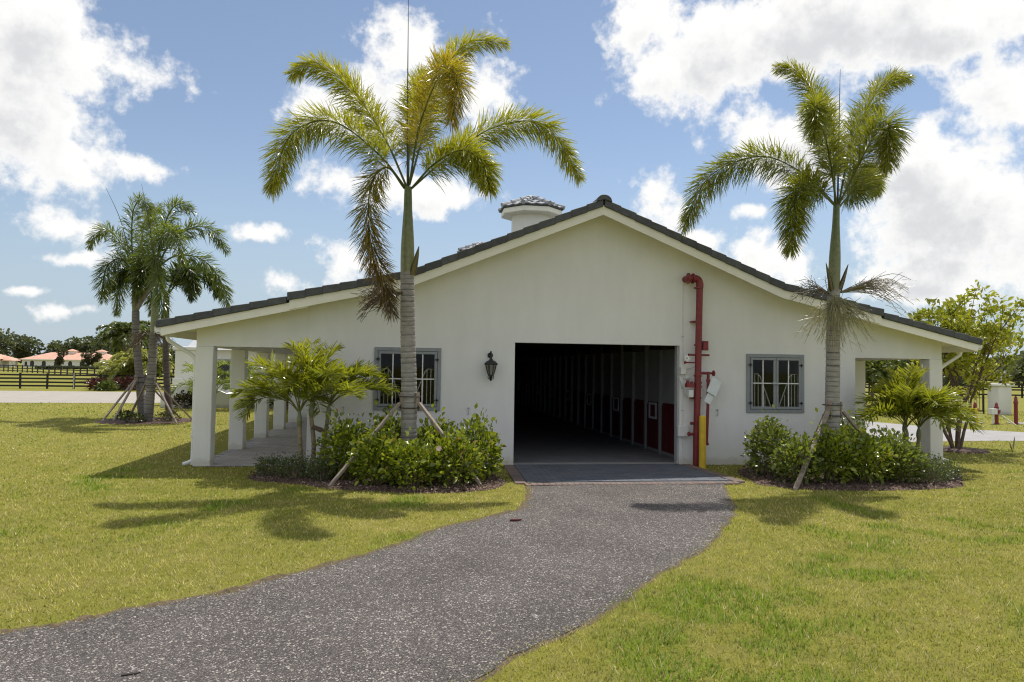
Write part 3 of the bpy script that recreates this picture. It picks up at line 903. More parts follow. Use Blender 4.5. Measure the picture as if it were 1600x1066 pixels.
def ring_trunk(path, r0, r1, parent, n=90, ring=.085, dark=(.15, .135, .12), lite=(.31, .29, .265), belly=0.0, org=(0,0,0), name='trunk'):
    n = max(n, int(abs(path[-1][2])/.0125)) if name == 'trunk' else n
    P = spline(np.asarray(path, float)-np.asarray(org), n)
    z = np.concatenate([[0], np.cumsum(np.linalg.norm(np.diff(P, axis=0), axis=1))]); s = z/z[-1]
    phase = (z/ring + .25*np.sin(z*7)) % 1.0
    groove = np.where((phase < .14), 1.0, 0.0)
    R = (r0*(1-s)+r1*s)*(1+belly*np.sin(np.pi*s)) + .10*r0*np.exp(-s*22) - groove*.006 + .004*phase
    k = 20
    V, F = tube_np(P, R, k)
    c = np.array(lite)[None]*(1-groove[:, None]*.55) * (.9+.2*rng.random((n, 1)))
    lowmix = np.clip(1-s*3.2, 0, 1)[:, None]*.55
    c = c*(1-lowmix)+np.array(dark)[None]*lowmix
    tint = np.repeat(c, k, 0)
    return np_mesh(name, V, [F], M['trunk'], parent, smooth=True, tint=tint)

def crownshaft(path, r0, r1, parent, org=(0,0,0)):
    P = spline(np.asarray(path, float)-np.asarray(org), 24); s = np.linspace(0, 1, 24)
    R = r0*(1-s)+r1*s + .018*np.sin(np.pi*np.clip(s*1.3, 0, 1))
    V, F = tube_np(P, R, 16)
    c = np.array((.30, .30, .16))*(1-s[:, None])+np.array((.20, .24, .10))*s[:, None]
    return np_mesh('crownshaft', V, [F], M['leaf_palm'], parent, smooth=True, tint=np.repeat(c, 16, 0))

def sheath(parent, base, tip, w=.07, col=(.15, .15, .06)):
    b = Vector(base); t = Vector(tip); ax = (t-b); s = ax.cross(Vector((0, 1, 0))).normalized()
    f = Vector((0, -1, 0))
    m = MB(); pts = []
    for u, ww in ((0, 1.0), (.35, .95), (.7, .6), (1, .12)):
        c = b+ax*u
        pts.append([c-s*w*ww, c+f*w*ww*.5, c+s*w*ww, c+f*w*ww*.25])
    V = np.array([[tuple(p) for p in q] for q in pts]).reshape(-1, 3); F = []
    for i in range(3):
        for j in range(4): F.append((i*4+j, i*4+(j+1) % 4, (i+1)*4+(j+1) % 4, (i+1)*4+j))
    np_mesh('old_leaf_base', V, [np.array(F)], M['leaf_palm'], parent, smooth=True, tint=np.tile(np.array(col), (len(V), 1)))

def inflorescence(parent, base, aim, n=60, ln=.5, col=(.30, .25, .13), spread=.7, berries=False, name='flower_stalk'):
    base = np.array(base, float); aim = np.array(aim, float); aim /= np.linalg.norm(aim)
    Vs, Fs, o = [], [], 0
    for i in range(n):
        d = aim + rng.normal(0, spread*.5, 3); d /= np.linalg.norm(d)
        l = ln*rng.uniform(.55, 1.1)
        mid = base+aim*l*.25+d*l*.3
        p = np.array([base, mid, mid+d*l*.35+(0, 0, -.06*l), mid+d*l*.62+(0, 0, -.28*l)]) + rng.normal(0, .008, (4, 3))
        V, F = tube_np(spline(p, 9), np.linspace(.007, .0035, 9), 4)
        Vs.append(V); Fs.append(F+o); o += len(V)
        for q in range(4):
            a = p[1]*(1-q/4)+p[3]*q/4; e = a+d*l*.18+rng.normal(0, .06, 3)
            V, F = tube_np(spline(np.array([a, (a+e)/2+(0, 0, .01), e]), 4), np.linspace(.0045, .0035, 4), 3)
            Vs.append(V); Fs.append(F+o); o += len(V)
    V = np.vstack(Vs)
    return np_mesh(name, V, [np.vstack(Fs)], M['leaf_palm'], parent, tint=np.array(col)[None]*rng.uniform(.7, 1.25, (len(V), 1)))

def spear(parent, pts, org, col=(.10, .11, .035)):
    P = spline(np.asarray(pts, float)-np.asarray(org), 20)
    V, F = tube_np(P, np.linspace(.02, .004, 20), 5)
    np_mesh('spear_leaf', V, [F], M['leaf_palm'], parent, tint=np.tile(np.array(col), (len(V), 1)))

def palm_brace(base, feet, zc, rt, label, group=None, th=.075, trunk_xy=None):
    tx, ty = trunk_xy or base[:2]
    b = empty('palm_brace', (base[0], base[1], 0)); tag(b, label, 'brace', group)
    L = lambda p: (p[0]-base[0], p[1]-base[1], p[2])
    for (dx, dy) in feet:
        l = math.hypot(dx, dy); ux, uy = dx/l, dy/l
        top = (tx+ux*(rt+.055), ty+uy*(rt+.055), zc-.02)
        MB().beam(L((base[0]+dx, base[1]+dy, -.06)), L(top), th, th*.55, (0, 0, 1)).build('stake', M['wood'], b, bevel=.004)
        c = (tx+ux*(rt+.022), ty+uy*(rt+.022))
        MB().beam(L((c[0], c[1], zc-.15)), L((c[0], c[1], zc+.15)), .09, .035, (ux, uy, 0)).build('batten', M['wood'], b, bevel=.003)
    for z in (zc+.085, zc-.10):
        n = 24; m = MB()
        m.tube([L((tx+(rt+.045)*math.cos(2*math.pi*k/n), ty+(rt+.045)*math.sin(2*math.pi*k/n), z)) for k in range(n+1)], .009, 5)
        m.build('strap', M['rope'], b)

# ------------------------------------------------------------------ foxtail palms
PL = [[(-3.81,-1.90,4.92),(-4.22,-1.80,5.80),(-4.85,-1.60,6.72),(-5.46,-1.50,7.11),(-5.84,-1.40,6.95)],
 [(-3.83,-1.90,4.92),(-4.30,-2.30,5.38),(-4.97,-2.80,5.69),(-5.52,-3.20,5.33),(-5.72,-3.50,4.43)],
 [(-3.78,-1.90,4.98),(-3.52,-1.60,6.08),(-3.13,-1.20,7.41),(-2.66,-1.00,7.95),(-2.05,-0.90,8.00)],
 [(-3.78,-1.90,4.98),(-3.64,-2.40,5.80),(-3.40,-2.90,6.37),(-3.23,-3.40,6.43),(-3.11,-3.80,5.98),(-3.20,-4.00,5.39)],
 [(-3.75,-1.90,4.92),(-3.25,-2.00,5.36),(-2.40,-2.10,5.98),(-1.53,-2.20,6.05),(-0.94,-2.30,5.18)],
 [(-3.75,-1.90,4.92),(-3.36,-2.30,5.27),(-2.92,-2.70,5.39),(-2.64,-3.00,5.06),(-2.55,-3.20,4.69)],
 [(-3.80,-1.90,4.97),(-3.79,-1.50,5.87),(-3.70,-1.10,6.82),(-3.58,-0.70,7.34),(-3.45,-0.30,7.14)]]
PL_DEAD = [(-3.86,-1.90,4.92),(-4.15,-2.10,5.21),(-4.39,-2.40,4.82),(-4.38,-2.60,3.95),(-4.14,-2.65,3.25),(-4.01,-2.50,2.75)]
o0 = (-3.70, -1.90, 0)
pl = empty('palm_tree', o0); tag(pl, 'tall foxtail palm with yellowing fronds in front of the left window', 'palm tree', 'foxtail palms')
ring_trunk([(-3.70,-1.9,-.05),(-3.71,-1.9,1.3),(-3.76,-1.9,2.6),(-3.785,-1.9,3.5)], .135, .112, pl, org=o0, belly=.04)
crownshaft([(-3.785,-1.9,3.45),(-3.79,-1.9,4.1),(-3.80,-1.9,4.95)], .112, .062, pl, o0)
for i, c in enumerate(PL):
    kw = dict(tipcol=(.58, .52, .05), basecol=(.23, .28, .035))
    if i == 3: kw = dict(tipcol=(.60, .38, .04), basecol=(.27, .30, .035))
    frond(c, pl, 1500, .47, .0175, org=o0, start=.17 if i != 4 else .2, **kw)
frond(PL_DEAD, pl, 1200, .40, .017, org=o0, start=.13, brown=.7, tipcol=(.36, .25, .04), basecol=(.26, .24, .03), lpow=.4)
spear(pl, [(-3.81,-1.90,4.86),(-3.84,-1.90,6.51),(-3.86,-1.85,8.35)], o0)
sheath(pl, (-3.70+3.70, -.09, 3.44), (-3.60+3.70, -.16, 3.92), .055, (.22, .19, .08))
inflorescence(pl, (-.16, -.08, 3.14), (-1, -.25, -.1), 46, .62, (.20, .13, .075), .55)

PR = [[(3.79,-2.20,4.93),(3.12,-2.40,5.37),(2.19,-2.60,5.60),(1.18,-2.80,5.16),(0.68,-2.90,4.26)],
 [(3.79,-2.20,4.93),(3.86,-2.00,6.04),(3.66,-1.70,7.15),(3.39,-1.50,7.66),(3.12,-1.40,7.72)],
 [(3.82,-2.20,4.93),(3.43,-2.60,5.72),(3.01,-3.00,6.23),(2.77,-3.30,6.27),(2.56,-3.60,5.68)],
 [(3.86,-2.20,4.93),(4.30,-1.90,6.10),(4.97,-1.60,7.22),(5.51,-1.40,7.71),(5.93,-1.30,7.75)],
 [(3.86,-2.20,4.93),(4.10,-2.50,5.67),(4.26,-2.80,6.21),(4.22,-3.10,6.05),(3.95,-3.40,5.30)],
 [(3.86,-2.20,4.88),(4.56,-1.70,5.44),(5.17,-1.20,5.85),(5.55,-0.80,5.59)],
 [(3.77,-2.20,4.93),(3.07,-2.70,5.12),(2.55,-3.10,4.88),(2.30,-3.40,4.18),(2.24,-3.45,3.86)]]
o1 = (3.74, -2.2, 0)
prp = empty('palm_tree', o1); tag(prp, 'tall foxtail palm with cream flower clusters beside the right window', 'palm tree', 'foxtail palms')
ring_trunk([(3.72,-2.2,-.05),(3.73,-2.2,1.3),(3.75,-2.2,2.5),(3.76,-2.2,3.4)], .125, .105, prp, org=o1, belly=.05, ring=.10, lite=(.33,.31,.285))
crownshaft([(3.76,-2.2,3.35),(3.79,-2.2,4.1),(3.82,-2.2,4.92)], .098, .055, prp, o1)
for i, c in enumerate(PR):
    frond(c, prp, 1500, .47, .0175, org=o1, tipcol=(.44, .42, .045), basecol=(.12, .165, .03))
spear(prp, [(3.84,-2.20,4.82),(3.87,-2.20,6.10),(3.90,-2.20,7.41)], o1)
sheath(prp, (-.06, -.08, 3.36), (-.20, -.12, 3.86), .045, (.20, .16, .07)); sheath(prp, (.09, -.07, 3.38), (.24, -.1, 3.85), .045, (.20, .16, .07))
inflorescence(prp, (-.05, -.10, 3.28), (-.35, -.6, -.75), 70, .80, (.50, .47, .28), .8)
inflorescence(prp, (.10, -.05, 3.35), (1, -.1, .25), 34, 1.05, (.38, .34, .25), .6)
inflorescence(prp, (-.10, -.05, 3.32), (-1, -.2, .35), 22, .62, (.22, .19, .13), .6)
inflorescence(prp, (.05, -.10, 3.26), (.3, -.5, -.8), 30, .55, (.48, .45, .27), .7)

PA = [[(-13.12,12.20,4.91),(-13.26,12.20,6.04),(-13.14,11.90,7.09),(-12.77,11.50,7.41),(-12.29,11.00,7.04)],
 [(-13.12,12.20,4.91),(-13.55,12.40,5.84),(-14.21,12.70,6.53),(-14.75,13.00,6.45),(-15.02,13.20,6.02)],
 [(-13.12,12.20,4.91),(-13.38,11.70,5.40),(-13.62,11.20,5.11),(-13.64,10.90,4.44),(-13.55,10.80,3.91)],
 [(-13.10,12.20,4.91),(-13.04,12.80,5.24),(-13.01,13.40,4.63),(-13.02,13.70,3.73)],
 [(-13.10,12.20,4.91),(-13.82,13.20,5.04),(-14.20,13.70,4.39),(-14.29,13.90,3.71)],
 [(-13.10,12.20,4.91),(-13.18,12.90,6.39),(-13.25,13.40,7.17),(-13.19,14.00,7.53)]]
PB = [[(-11.91,10.60,5.00),(-11.74,10.60,6.24),(-11.44,10.40,6.88),(-11.05,10.20,7.06),(-10.66,9.90,6.77)],
 [(-11.91,10.60,5.00),(-11.37,10.40,5.91),(-10.64,10.20,6.31),(-9.99,10.00,6.16),(-9.55,9.80,5.52)],
 [(-11.91,10.60,5.00),(-11.41,10.90,5.46),(-10.66,11.10,5.41),(-10.07,11.30,4.70),(-9.82,11.40,3.74)],
 [(-11.91,10.60,4.88),(-11.73,9.90,5.30),(-11.50,9.40,4.83),(-11.24,9.10,3.82),(-11.16,9.10,3.14)],
 [(-11.91,10.60,5.00),(-12.26,11.00,6.08),(-12.32,11.40,6.91),(-12.25,11.80,7.32)],
 [(-11.91,10.60,5.00),(-11.62,10.00,5.72),(-11.16,9.40,6.04),(-10.72,8.90,5.67),(-10.54,8.70,4.96)],
 [(-11.91,10.60,5.00),(-12.45,11.20,5.58),(-12.90,11.80,5.11),(-13.07,12.20,4.05)]]
oa = (-12.72, 12.2, 0)
pa = empty('palm_tree', oa); tag(pa, 'leaning left palm of the braced clump on the far lawn', 'palm tree', 'foxtail palms')
ring_trunk([(-12.72,12.2,-.05),(-12.86,12.2,1.4),(-13.02,12.2,2.8),(-13.06,12.2,3.7)], .135, .118, pa, org=oa, dark=(.09,.08,.075), lite=(.20,.18,.165), ring=.13)
crownshaft([(-13.06,12.2,3.65),(-13.10,12.2,4.3),(-13.12,12.2,4.95)], .105, .06, pa, oa)
for c in PA: frond(c, pa, 520, .52, .030, org=oa, tipcol=(.25, .29, .045), basecol=(.075, .115, .03), rr=.035)
spear(pa, [(-13.09,12.20,4.71),(-13.72,12.50,6.74),(-14.37,12.70,8.06)], oa, (.07, .07, .03))
MB().tube([(-.32, 0, 3.75), (-.0, -.05, 4.3), (.35, -.1, 4.9)], [.09, .07, .05], 8).build('old_leaf_base', M['wood'], pa, smooth=True)
ob = (-12.0, 10.6, 0)
pb = empty('palm_tree', ob); tag(pb, 'upright middle palm of the braced clump on the far lawn', 'palm tree', 'foxtail palms')
ring_trunk([(-12.0,10.6,-.05),(-11.96,10.6,1.2),(-11.91,10.6,2.9)], .145, .125, pb, org=ob, dark=(.10,.09,.08), lite=(.23,.21,.195), ring=.12)
crownshaft([(-11.91,10.6,2.85),(-11.91,10.6,3.9),(-11.91,10.6,5.0)], .112, .06, pb, ob)
for c in PB: frond(c, pb, 560, .52, .030, org=ob, tipcol=(.28, .32, .045), basecol=(.08, .125, .03), rr=.035)
spear(pb, [(-11.87,10.60,4.88),(-11.79,10.60,6.24),(-11.71,10.60,7.23)], ob, (.07, .07, .03))
spear(pb, [(-11.93,10.60,4.98),(-12.17,10.60,6.43),(-12.48,10.70,7.74)], ob, (.07, .07, .03))
inflorescence(pb, (.0, -.2, 2.95), (-.5, -.6, -.5), 50, .75, (.24, .18, .09), .8)
inflorescence(pb, (.15, -.15, 2.9), (.7, -.5, -.6), 30, .6, (.22, .17, .09), .8)
oc = (-12.05, 12.9, 0)
pc = empty('palm_tree', oc); tag(pc, 'dark rear palm of the braced clump on the far lawn', 'palm tree', 'foxtail palms')
ring_trunk([(-12.05,12.9,-.05),(-12.2,12.9,1.4),(-12.28,12.9,3.0),(-12.3,12.9,4.3)], .115, .10, pc, org=oc, dark=(.07,.05,.045), lite=(.13,.10,.09), ring=.13)
for k in range(6):
    a = k*1.05+.3
    frond([(-12.3,12.9,4.3),(-12.3+.6*math.cos(a),12.9+.6*math.sin(a),5.1),(-12.3+1.3*math.cos(a),12.9+1.3*math.sin(a),5.2),(-12.3+1.8*math.cos(a),12.9+1.8*math.sin(a),4.4)], pc, 500, .55, .05, org=oc, tipcol=(.12,.15,.02), basecol=(.045,.075,.018), rr=.03)

palm_brace((-3.7,-1.9), [(-1.29,-.60), (1.23,-.72), (.05,1.35)], 1.33, .125, 'grey timber stakes strapped to the palm trunk before the left window', 'palm braces')
palm_brace((3.73,-2.2), [(-1.23,-.88), (1.28,-.15), (.1,1.3)], 1.26, .12, 'wooden stakes strapped to the palm trunk beside the right window', 'palm braces')
palm_brace((-12.86,12.2), [(-.75,-1.15), (-.35,-1.3), (1.1,1.0)], 1.35, .135, 'timber stakes propping the leaning left palm of the far clump', 'palm braces', .075)
palm_brace((-11.97,10.6), [(.98,-.35), (1.25,.65), (-.9,.6)], 1.30, .145, 'timber stakes propping the upright palm of the far clump', 'palm braces', .075)

# ------------------------------------------------------------------ clumping palms (ringed slender stems, feather leaves)
def small_palm(stems, label, group, seed, length=1.15, tip=(.46, .44, .04), base=(.13, .20, .03), nfr=7, name='clump_palm'):
    global rng
    keep = rng; rng = np.random.default_rng(seed)
    bx, by = stems[0][0][:2]; org = (bx, by, 0)
    e = empty(name, org); tag(e, label, 'palm', group)
    for si, (b, t, azs) in enumerate(stems):
        b = np.array(b); t = np.array(t)
        ring_trunk([b, (b+t)/2+rng.normal(0, .015, 3), t], .045, .033, e, n=40, ring=.07, dark=(.20,.15,.10), lite=(.26,.21,.13), org=org, name='stem')
        sh = t+np.array([(t-b)[0]*.15, 0, .28])
        crownshaft([t, (t+sh)/2, sh], .034, .022, e, org)
        for (az, el, ln, bend) in azs:
            az = math.radians(az); el = math.radians(el)
            P = [sh-(0, 0, .05)]; p = sh.copy(); n = 6
            for k in range(n):
                h = np.array([math.cos(az)*math.cos(el), math.sin(az)*math.cos(el), math.sin(el)])
                p = p+h*ln/n; P.append(p.copy()); el -= math.radians(bend)/n*(1+.35*k)/1.6
            frond(P, e, 125, .45, .032, plume=False, org=org, tipcol=tip, basecol=base, start=.2, droop=.12, rr=.011, lead=(.24, .25, .05), lpow=.45)
    rng = keep
    return e
def ring(n, off, el, ln, bend, r):
    return [(off+k*360/n+r.uniform(-14, 14), el+(18 if k % 2 else -16)+r.uniform(-8, 8), ln*r.uniform(.85, 1.15), bend*r.uniform(.65, 1.15)) for k in range(n)]
_r3 = random.Random(5)
small_palm([((-5.50,-1.32,-.02), (-5.56,-1.34,.86), ring(5, 160, 55, 1.12, 95, _r3)+[(200, 72, 1.2, 75), (165, 35, 1.15, 110), (190, 50, 1.2, 95)]),
            ((-5.36,-1.22,-.02), (-5.38,-1.25,1.02), ring(5, 20, 66, 1.12, 80, _r3)+[(100, 84, 1.1, 40), (250, 55, .9, 100), (60, 75, 1.15, 50)]),
            ((-5.26,-1.12,-.02), (-5.12,-1.10,.98), ring(5, 0, 52, 1.15, 85, _r3)+[(-8, 30, 1.2, 50), (15, 52, 1.15, 75), (-30, 60, 1.1, 80)])],
           'bright green clumping palm of three slim stems by the left porch', 'clumping palms', 31)
MB().tube([(-5.36,-1.28,.86), (-5.22,-1.27,.80), (-5.05,-1.24,.76)], [.03, .045, .02], 8).build('dead_sheath', M['bark'], bpy.data.objects['clump_palm']).matrix_parent_inverse = bpy.data.objects['clump_palm'].matrix_world.inverted() if False else Matrix.Translation((5.50, 1.32, 0))
small_palm([((5.98,-1.10,-.02), (5.96,-1.12,.62), ring(8, 100, 55, 1.05, 95, _r3)+[(190, 30, 1.15, 60)]),
            ((6.22,-1.0,-.02), (6.28,-1.05,.62), ring(8, 20, 55, 1.05, 95, _r3)+[(-20, 40, 1.15, 110), (-60, 60, 1.1, 120)]),
            ((6.10,-.85,-.02), (6.12,-.86,.72), ring(6, 60, 70, 1.05, 65, _r3))],
           'bright green clumping palm of low stems before the right porch column', 'clumping palms', 41, .95)

# ------------------------------------------------------------------ shrubs
def leaf_quads(pos, nrm_dir, ln, wd, rg):
    """broad leaves: diamond-ish with a folded midrib; 6 verts, 4 triangles"""
    n = len(pos)
    d = nrm_dir+rg.normal(0, .45, (n, 3)); d /= np.linalg.norm(d, axis=1)[:, None]+1e-9
    side = np.cross(d, rg.normal(0, 1, (n, 3)) + np.array([0, 0, 1.2])); side /= np.linalg.norm(side, axis=1)[:, None]+1e-9
    nn = np.cross(side, d)
    L = ln[:, None]; W = wd[:, None]
    a = pos; m1 = pos+d*L*.38; m2 = pos+d*L*.72-np.array([0, 0, .12])*L*.5; tp = pos+d*L-np.array([0, 0, .3])*L*.5
    V = np.stack([a, m1+side*W*.5+nn*W*.16, m1-side*W*.5+nn*W*.16, m2+side*W*.4+nn*W*.1, m2-side*W*.4+nn*W*.1, tp, m1-nn*W*.04, m2-nn*W*.04], 1).reshape(-1, 3)
    i = np.arange(n)[:, None]*8
    F3 = np.concatenate([i+np.array([[0,6,1]]), i+np.array([[0,2,6]]), i+np.array([[3,7,5]]), i+np.array([[7,4,5]])])
    F4 = np.concatenate([i+np.array([[1,6,7,3]]), i+np.array([[6,2,4,7]])])
    return V, F3, F4

def shrub(name, x, y, rx, ry, h, label, group, n=1500, ll=.062, col=((.05,.095,.012),(.14,.21,.025)), seed=0, cat='shrub', mat='leaf_shrub', flowers=0, z0=0.05, asp=.52):
    rg = np.random.default_rng(seed+100)
    e = empty(name, (x, y, 0)); tag(e, label, cat, group)
    # stems
    m = MB(); tips = []
    ns = 11
    for k in range(ns):
        a = 2*math.pi*k/ns+rg.uniform(-.3, .3); rr = rg.uniform(.25, .95)
        tip = np.array([math.cos(a)*rx*rr*.85, math.sin(a)*ry*rr*.85, h*rg.uniform(.72, 1.03)*math.sqrt(max(.12, 1-.62*rr*rr))])
        b = np.array([math.cos(a)*.06, math.sin(a)*.06, -.02])
        P = spline(np.array([b, b*.5+tip*.45+np.array([0, 0, .05]), tip]), 7)
        m.tube([tuple(p) for p in P], list(np.linspace(.012, .004, 7)), 5); tips.append(P)
    m.build('stem', M['bark_pale'], e)
    # leaves: lumps round stem ends + filled shell
    lump = []
    for P in tips:
        for u in (3, 4, 5, 6): lump.append(P[u])
    lump = np.array(lump)
    pick = lump[rg.integers(0, len(lump), n)]
    p1 = pick+rg.normal(0, 1, (n, 3))*np.array([rx, ry, h])*.17
    th = rg.uniform(0, 2*np.pi, n); ph = np.arccos(rg.uniform(-.85, 1, n)); rad = rg.uniform(.62, 1.0, n)*(1+.22*(vnoise(th*3/2, ph*3, 1.6, seed)-.5)*2)
    p2 = np.stack([rx*np.sin(ph)*np.cos(th)*rad, ry*np.sin(ph)*np.sin(th)*rad, h*.5+h*.5*np.cos(ph)*rad], 1)
    pos = np.where(rg.random((n, 1)) < .5, p1, p2)
    pos[:, 2] = np.abs(pos[:, 2]-z0)+z0
    c0 = np.array([0, 0, h*.35])
    out = pos-c0; out /= np.linalg.norm(out, axis=1)[:, None]+1e-9
    out = out*.8+np.array([0, 0, .35])
    ln = ll*rg.uniform(.45, 1.45, n); V, F3, F4 = leaf_quads(pos, out, ln, ln*asp*rg.uniform(.8, 1.2, n), rg)
    g = rg.beta(1.0, 1.3, n)[:, None]
    c = np.array(col[0])*(1-g)+np.array(col[1])*g
    c = np.where(rg.random((n, 1)) < .025, np.array((.28, .20, .06)), c)
    np_mesh('foliage', V, [F3, F4], M[mat], e, tint=np.repeat(c, 8, 0))
    for k in range(flowers):
        a = rg.uniform(-2.6, -.5); p = np.array([rx*.9*math.cos(a), ry*.95*math.sin(a), h*rg.uniform(.45, .85)])
        fm = MB()
        for q in range(5):
            aa = q*1.2566; v = Vector((math.cos(aa)*.045, -.02, math.sin(aa)*.045)); s = Vector((-math.sin(aa)*.026, 0, math.cos(aa)*.026))
            fm.poly([tuple(Vector(p)), tuple(Vector(p)+v*.7+s), tuple(Vector(p)+v), tuple(Vector(p)+v*.7-s)])
        fm.build('flower', M['petal'] if k % 2 == 0 else M['petal_orange'], e)
    return e
M['petal'] = simple('pink_petal', (.75, .55, .52), .6, .1)
M['petal_orange'] = simple('orange_petal', (.75, .22, .03), .6, .1)

BED_L = [(-6.42,-1.30),(-6.15,-1.75),(-5.5,-2.1),(-4.9,-2.6),(-4.2,-2.88),(-3.4,-3.08),(-2.7,-2.98),(-2.25,-2.6),(-2.1,-2.0),(-2.3,-1.0),(-2.9,-.35),(-4.5,-.25),(-5.7,-.55),(-6.3,-.85)]
BED_R = [(2.30,-1.9),(2.2,-2.5),(2.45,-2.92),(3.0,-3.16),(4.0,-3.22),(5.0,-3.14),(5.7,-2.88),(6.1,-2.4),(6.7,-1.6),(7.0,-.8),(6.6,-.35),(5.4,-.4),(4.2,-.35),(3.0,-.55),(2.45,-1.1)]
def bed(poly, seed):
    P = spline([(*p, 0) for p in poly+[poly[0]]], 90)[:-1, :2]
    c = P.mean(0); V = [(c[0], c[1], .055)]
    for f, z in ((.6, .05), (.92, .035), (1.0, .004)):
        for i, p in enumerate(P):
            q = c+(p-c)*(f*(1+(.03*(vnoise(i*.5, 0, 1, seed)-.5) if f == 1 else 0))); V.append((q[0], q[1], z))
    n = len(P); F3 = [(0, 1+i, 1+(i+1) % n) for i in range(n)]; F4 = []
    for k in range(2):
        for i in range(n): F4.append((1+k*n+i, 1+(k+1)*n+i, 1+(k+1)*n+(i+1) % n, 1+k*n+(i+1) % n))
    o = np_mesh('mulch_bed', np.array(V), [np.array(F3), np.array(F4)], M['mulch']); tag(o, kind='structure')
    return [tuple(p) for p in P]
BLP = bed(BED_L, 1); BRP = bed(BED_R, 2)
def litter(poly, seed, n, lbl):
    rg = np.random.default_rng(seed)
    xs = [p[0] for p in poly]; ys = [p[1] for p in poly]
    x = rg.uniform(min(xs), max(xs), n*3); y = rg.uniform(min(ys), max(ys), n*3); k = pip(x, y, poly); x, y = x[k][:n], y[k][:n]; n = len(x)
    d = rg.normal(0, 1, (n, 3)); d[:, 2] = np.abs(d[:, 2])*.3; d /= np.linalg.norm(d, axis=1)[:, None]
    V, F3, F4 = leaf_quads(np.column_stack([x, y, rg.uniform(.03, .07, n)]), d, rg.uniform(.03, .075, n), rg.uniform(.012, .035, n), rg)
    g = rg.random((n, 1)); c = np.array((.07, .035, .025))*(1-g)+np.array((.34, .24, .19))*g**2+.01
    tag(np_mesh('leaf_litter', V, [F3, F4], M['pebble'], tint=np.repeat(c, 8, 0)), lbl, 'litter', kind='stuff')
litter(BLP, 3, 2600, 'brown dead leaves and bark on the bed left of the door')
litter(BRP, 4, 2600, 'brown dead leaves and bark on the bed right of the door')

G1 = 'hibiscus shrubs in the left bed'; G2 = 'hibiscus shrubs in the right bed'
HIB = ((.07,.11,.012),(.42,.47,.05)); HIB2 = ((.06,.09,.02),(.33,.38,.09))
for i, (x, y, rx, ry, h, lb, fl) in enumerate([
    (-4.72,-1.75,.42,.40,.98,'leafy green hibiscus shrub at the left end of the bed, next to the clumping palm', 0),
    (-4.20,-2.35,.46,.42,.80,'green hibiscus shrub behind the left stake of the left tall palm', 0),
    (-4.05,-1.35,.40,.40,1.02,'dark hibiscus shrub against the wall under the left window', 0),
    (-3.62,-2.60,.48,.42,.72,'low green hibiscus shrub in front of the left tall palm trunk', 0),
    (-3.25,-1.55,.42,.42,.98,'hibiscus shrub just right of the left tall palm trunk', 0),
    (-2.98,-2.45,.48,.45,.80,'green hibiscus shrub with a pink flower beside the right stake', 1),
    (-2.55,-1.85,.42,.45,1.0,'tallest hibiscus shrub at the door end of the left bed', 0)]):
    shrub('hibiscus_shrub', x, y, rx, ry, h, lb, G1, 1500, .092, HIB, i, flowers=fl)
for i, (x, y, rx, ry, h, lb) in enumerate([
    (2.78,-1.75,.45,.45,1.02,'dense hibiscus shrub at the door end of the right bed'),
    (2.88,-2.55,.42,.40,.72,'low hibiscus shrub behind the foot of the right palm stake'),
    (3.48,-2.55,.46,.42,.86,'bright hibiscus shrub in front of the right tall palm trunk'),
    (4.10,-2.55,.46,.44,.84,'hibiscus shrub right of the right tall palm, at the front of the bed'),
    (4.35,-1.75,.42,.42,.96,'hibiscus shrub behind the right stake of the right tall palm'),
    (4.75,-2.55,.44,.42,.70,'small yellowish hibiscus shrub towards the porch end of the right bed'),
    (5.10,-1.80,.40,.40,.80,'dark hibiscus shrub beside the right clumping palm')]):
    shrub('hibiscus_shrub', x, y, rx, ry, h, lb, G2, 1600, .086, HIB2 if i not in (2, 3) else HIB, 20+i)
for i, (x, y, rx, ry, h, lb) in enumerate([
    (-6.0,-1.35,.30,.28,.36,'low dark ground cover plant at the far left tip of the left bed'),
    (-5.55,-1.70,.34,.28,.38,'low dark ground cover plant in front of the left clumping palm'),
    (-5.08,-1.95,.30,.26,.42,'low silvery ground cover plant beside the foot of the left stake'),
    (5.25,-2.70,.34,.30,.42,'low silvery ground cover plant near the right end of the right bed'),
    (5.72,-2.35,.36,.32,.42,'low blue green ground cover plant at the far right tip of the right bed')]):
    shrub('ground_cover_plant', x, y, rx, ry, h, lb, 'low ground cover plants', 1500, .034, ((.06,.09,.03),(.18,.22,.10)), 50+i, 'plant', z0=.02)
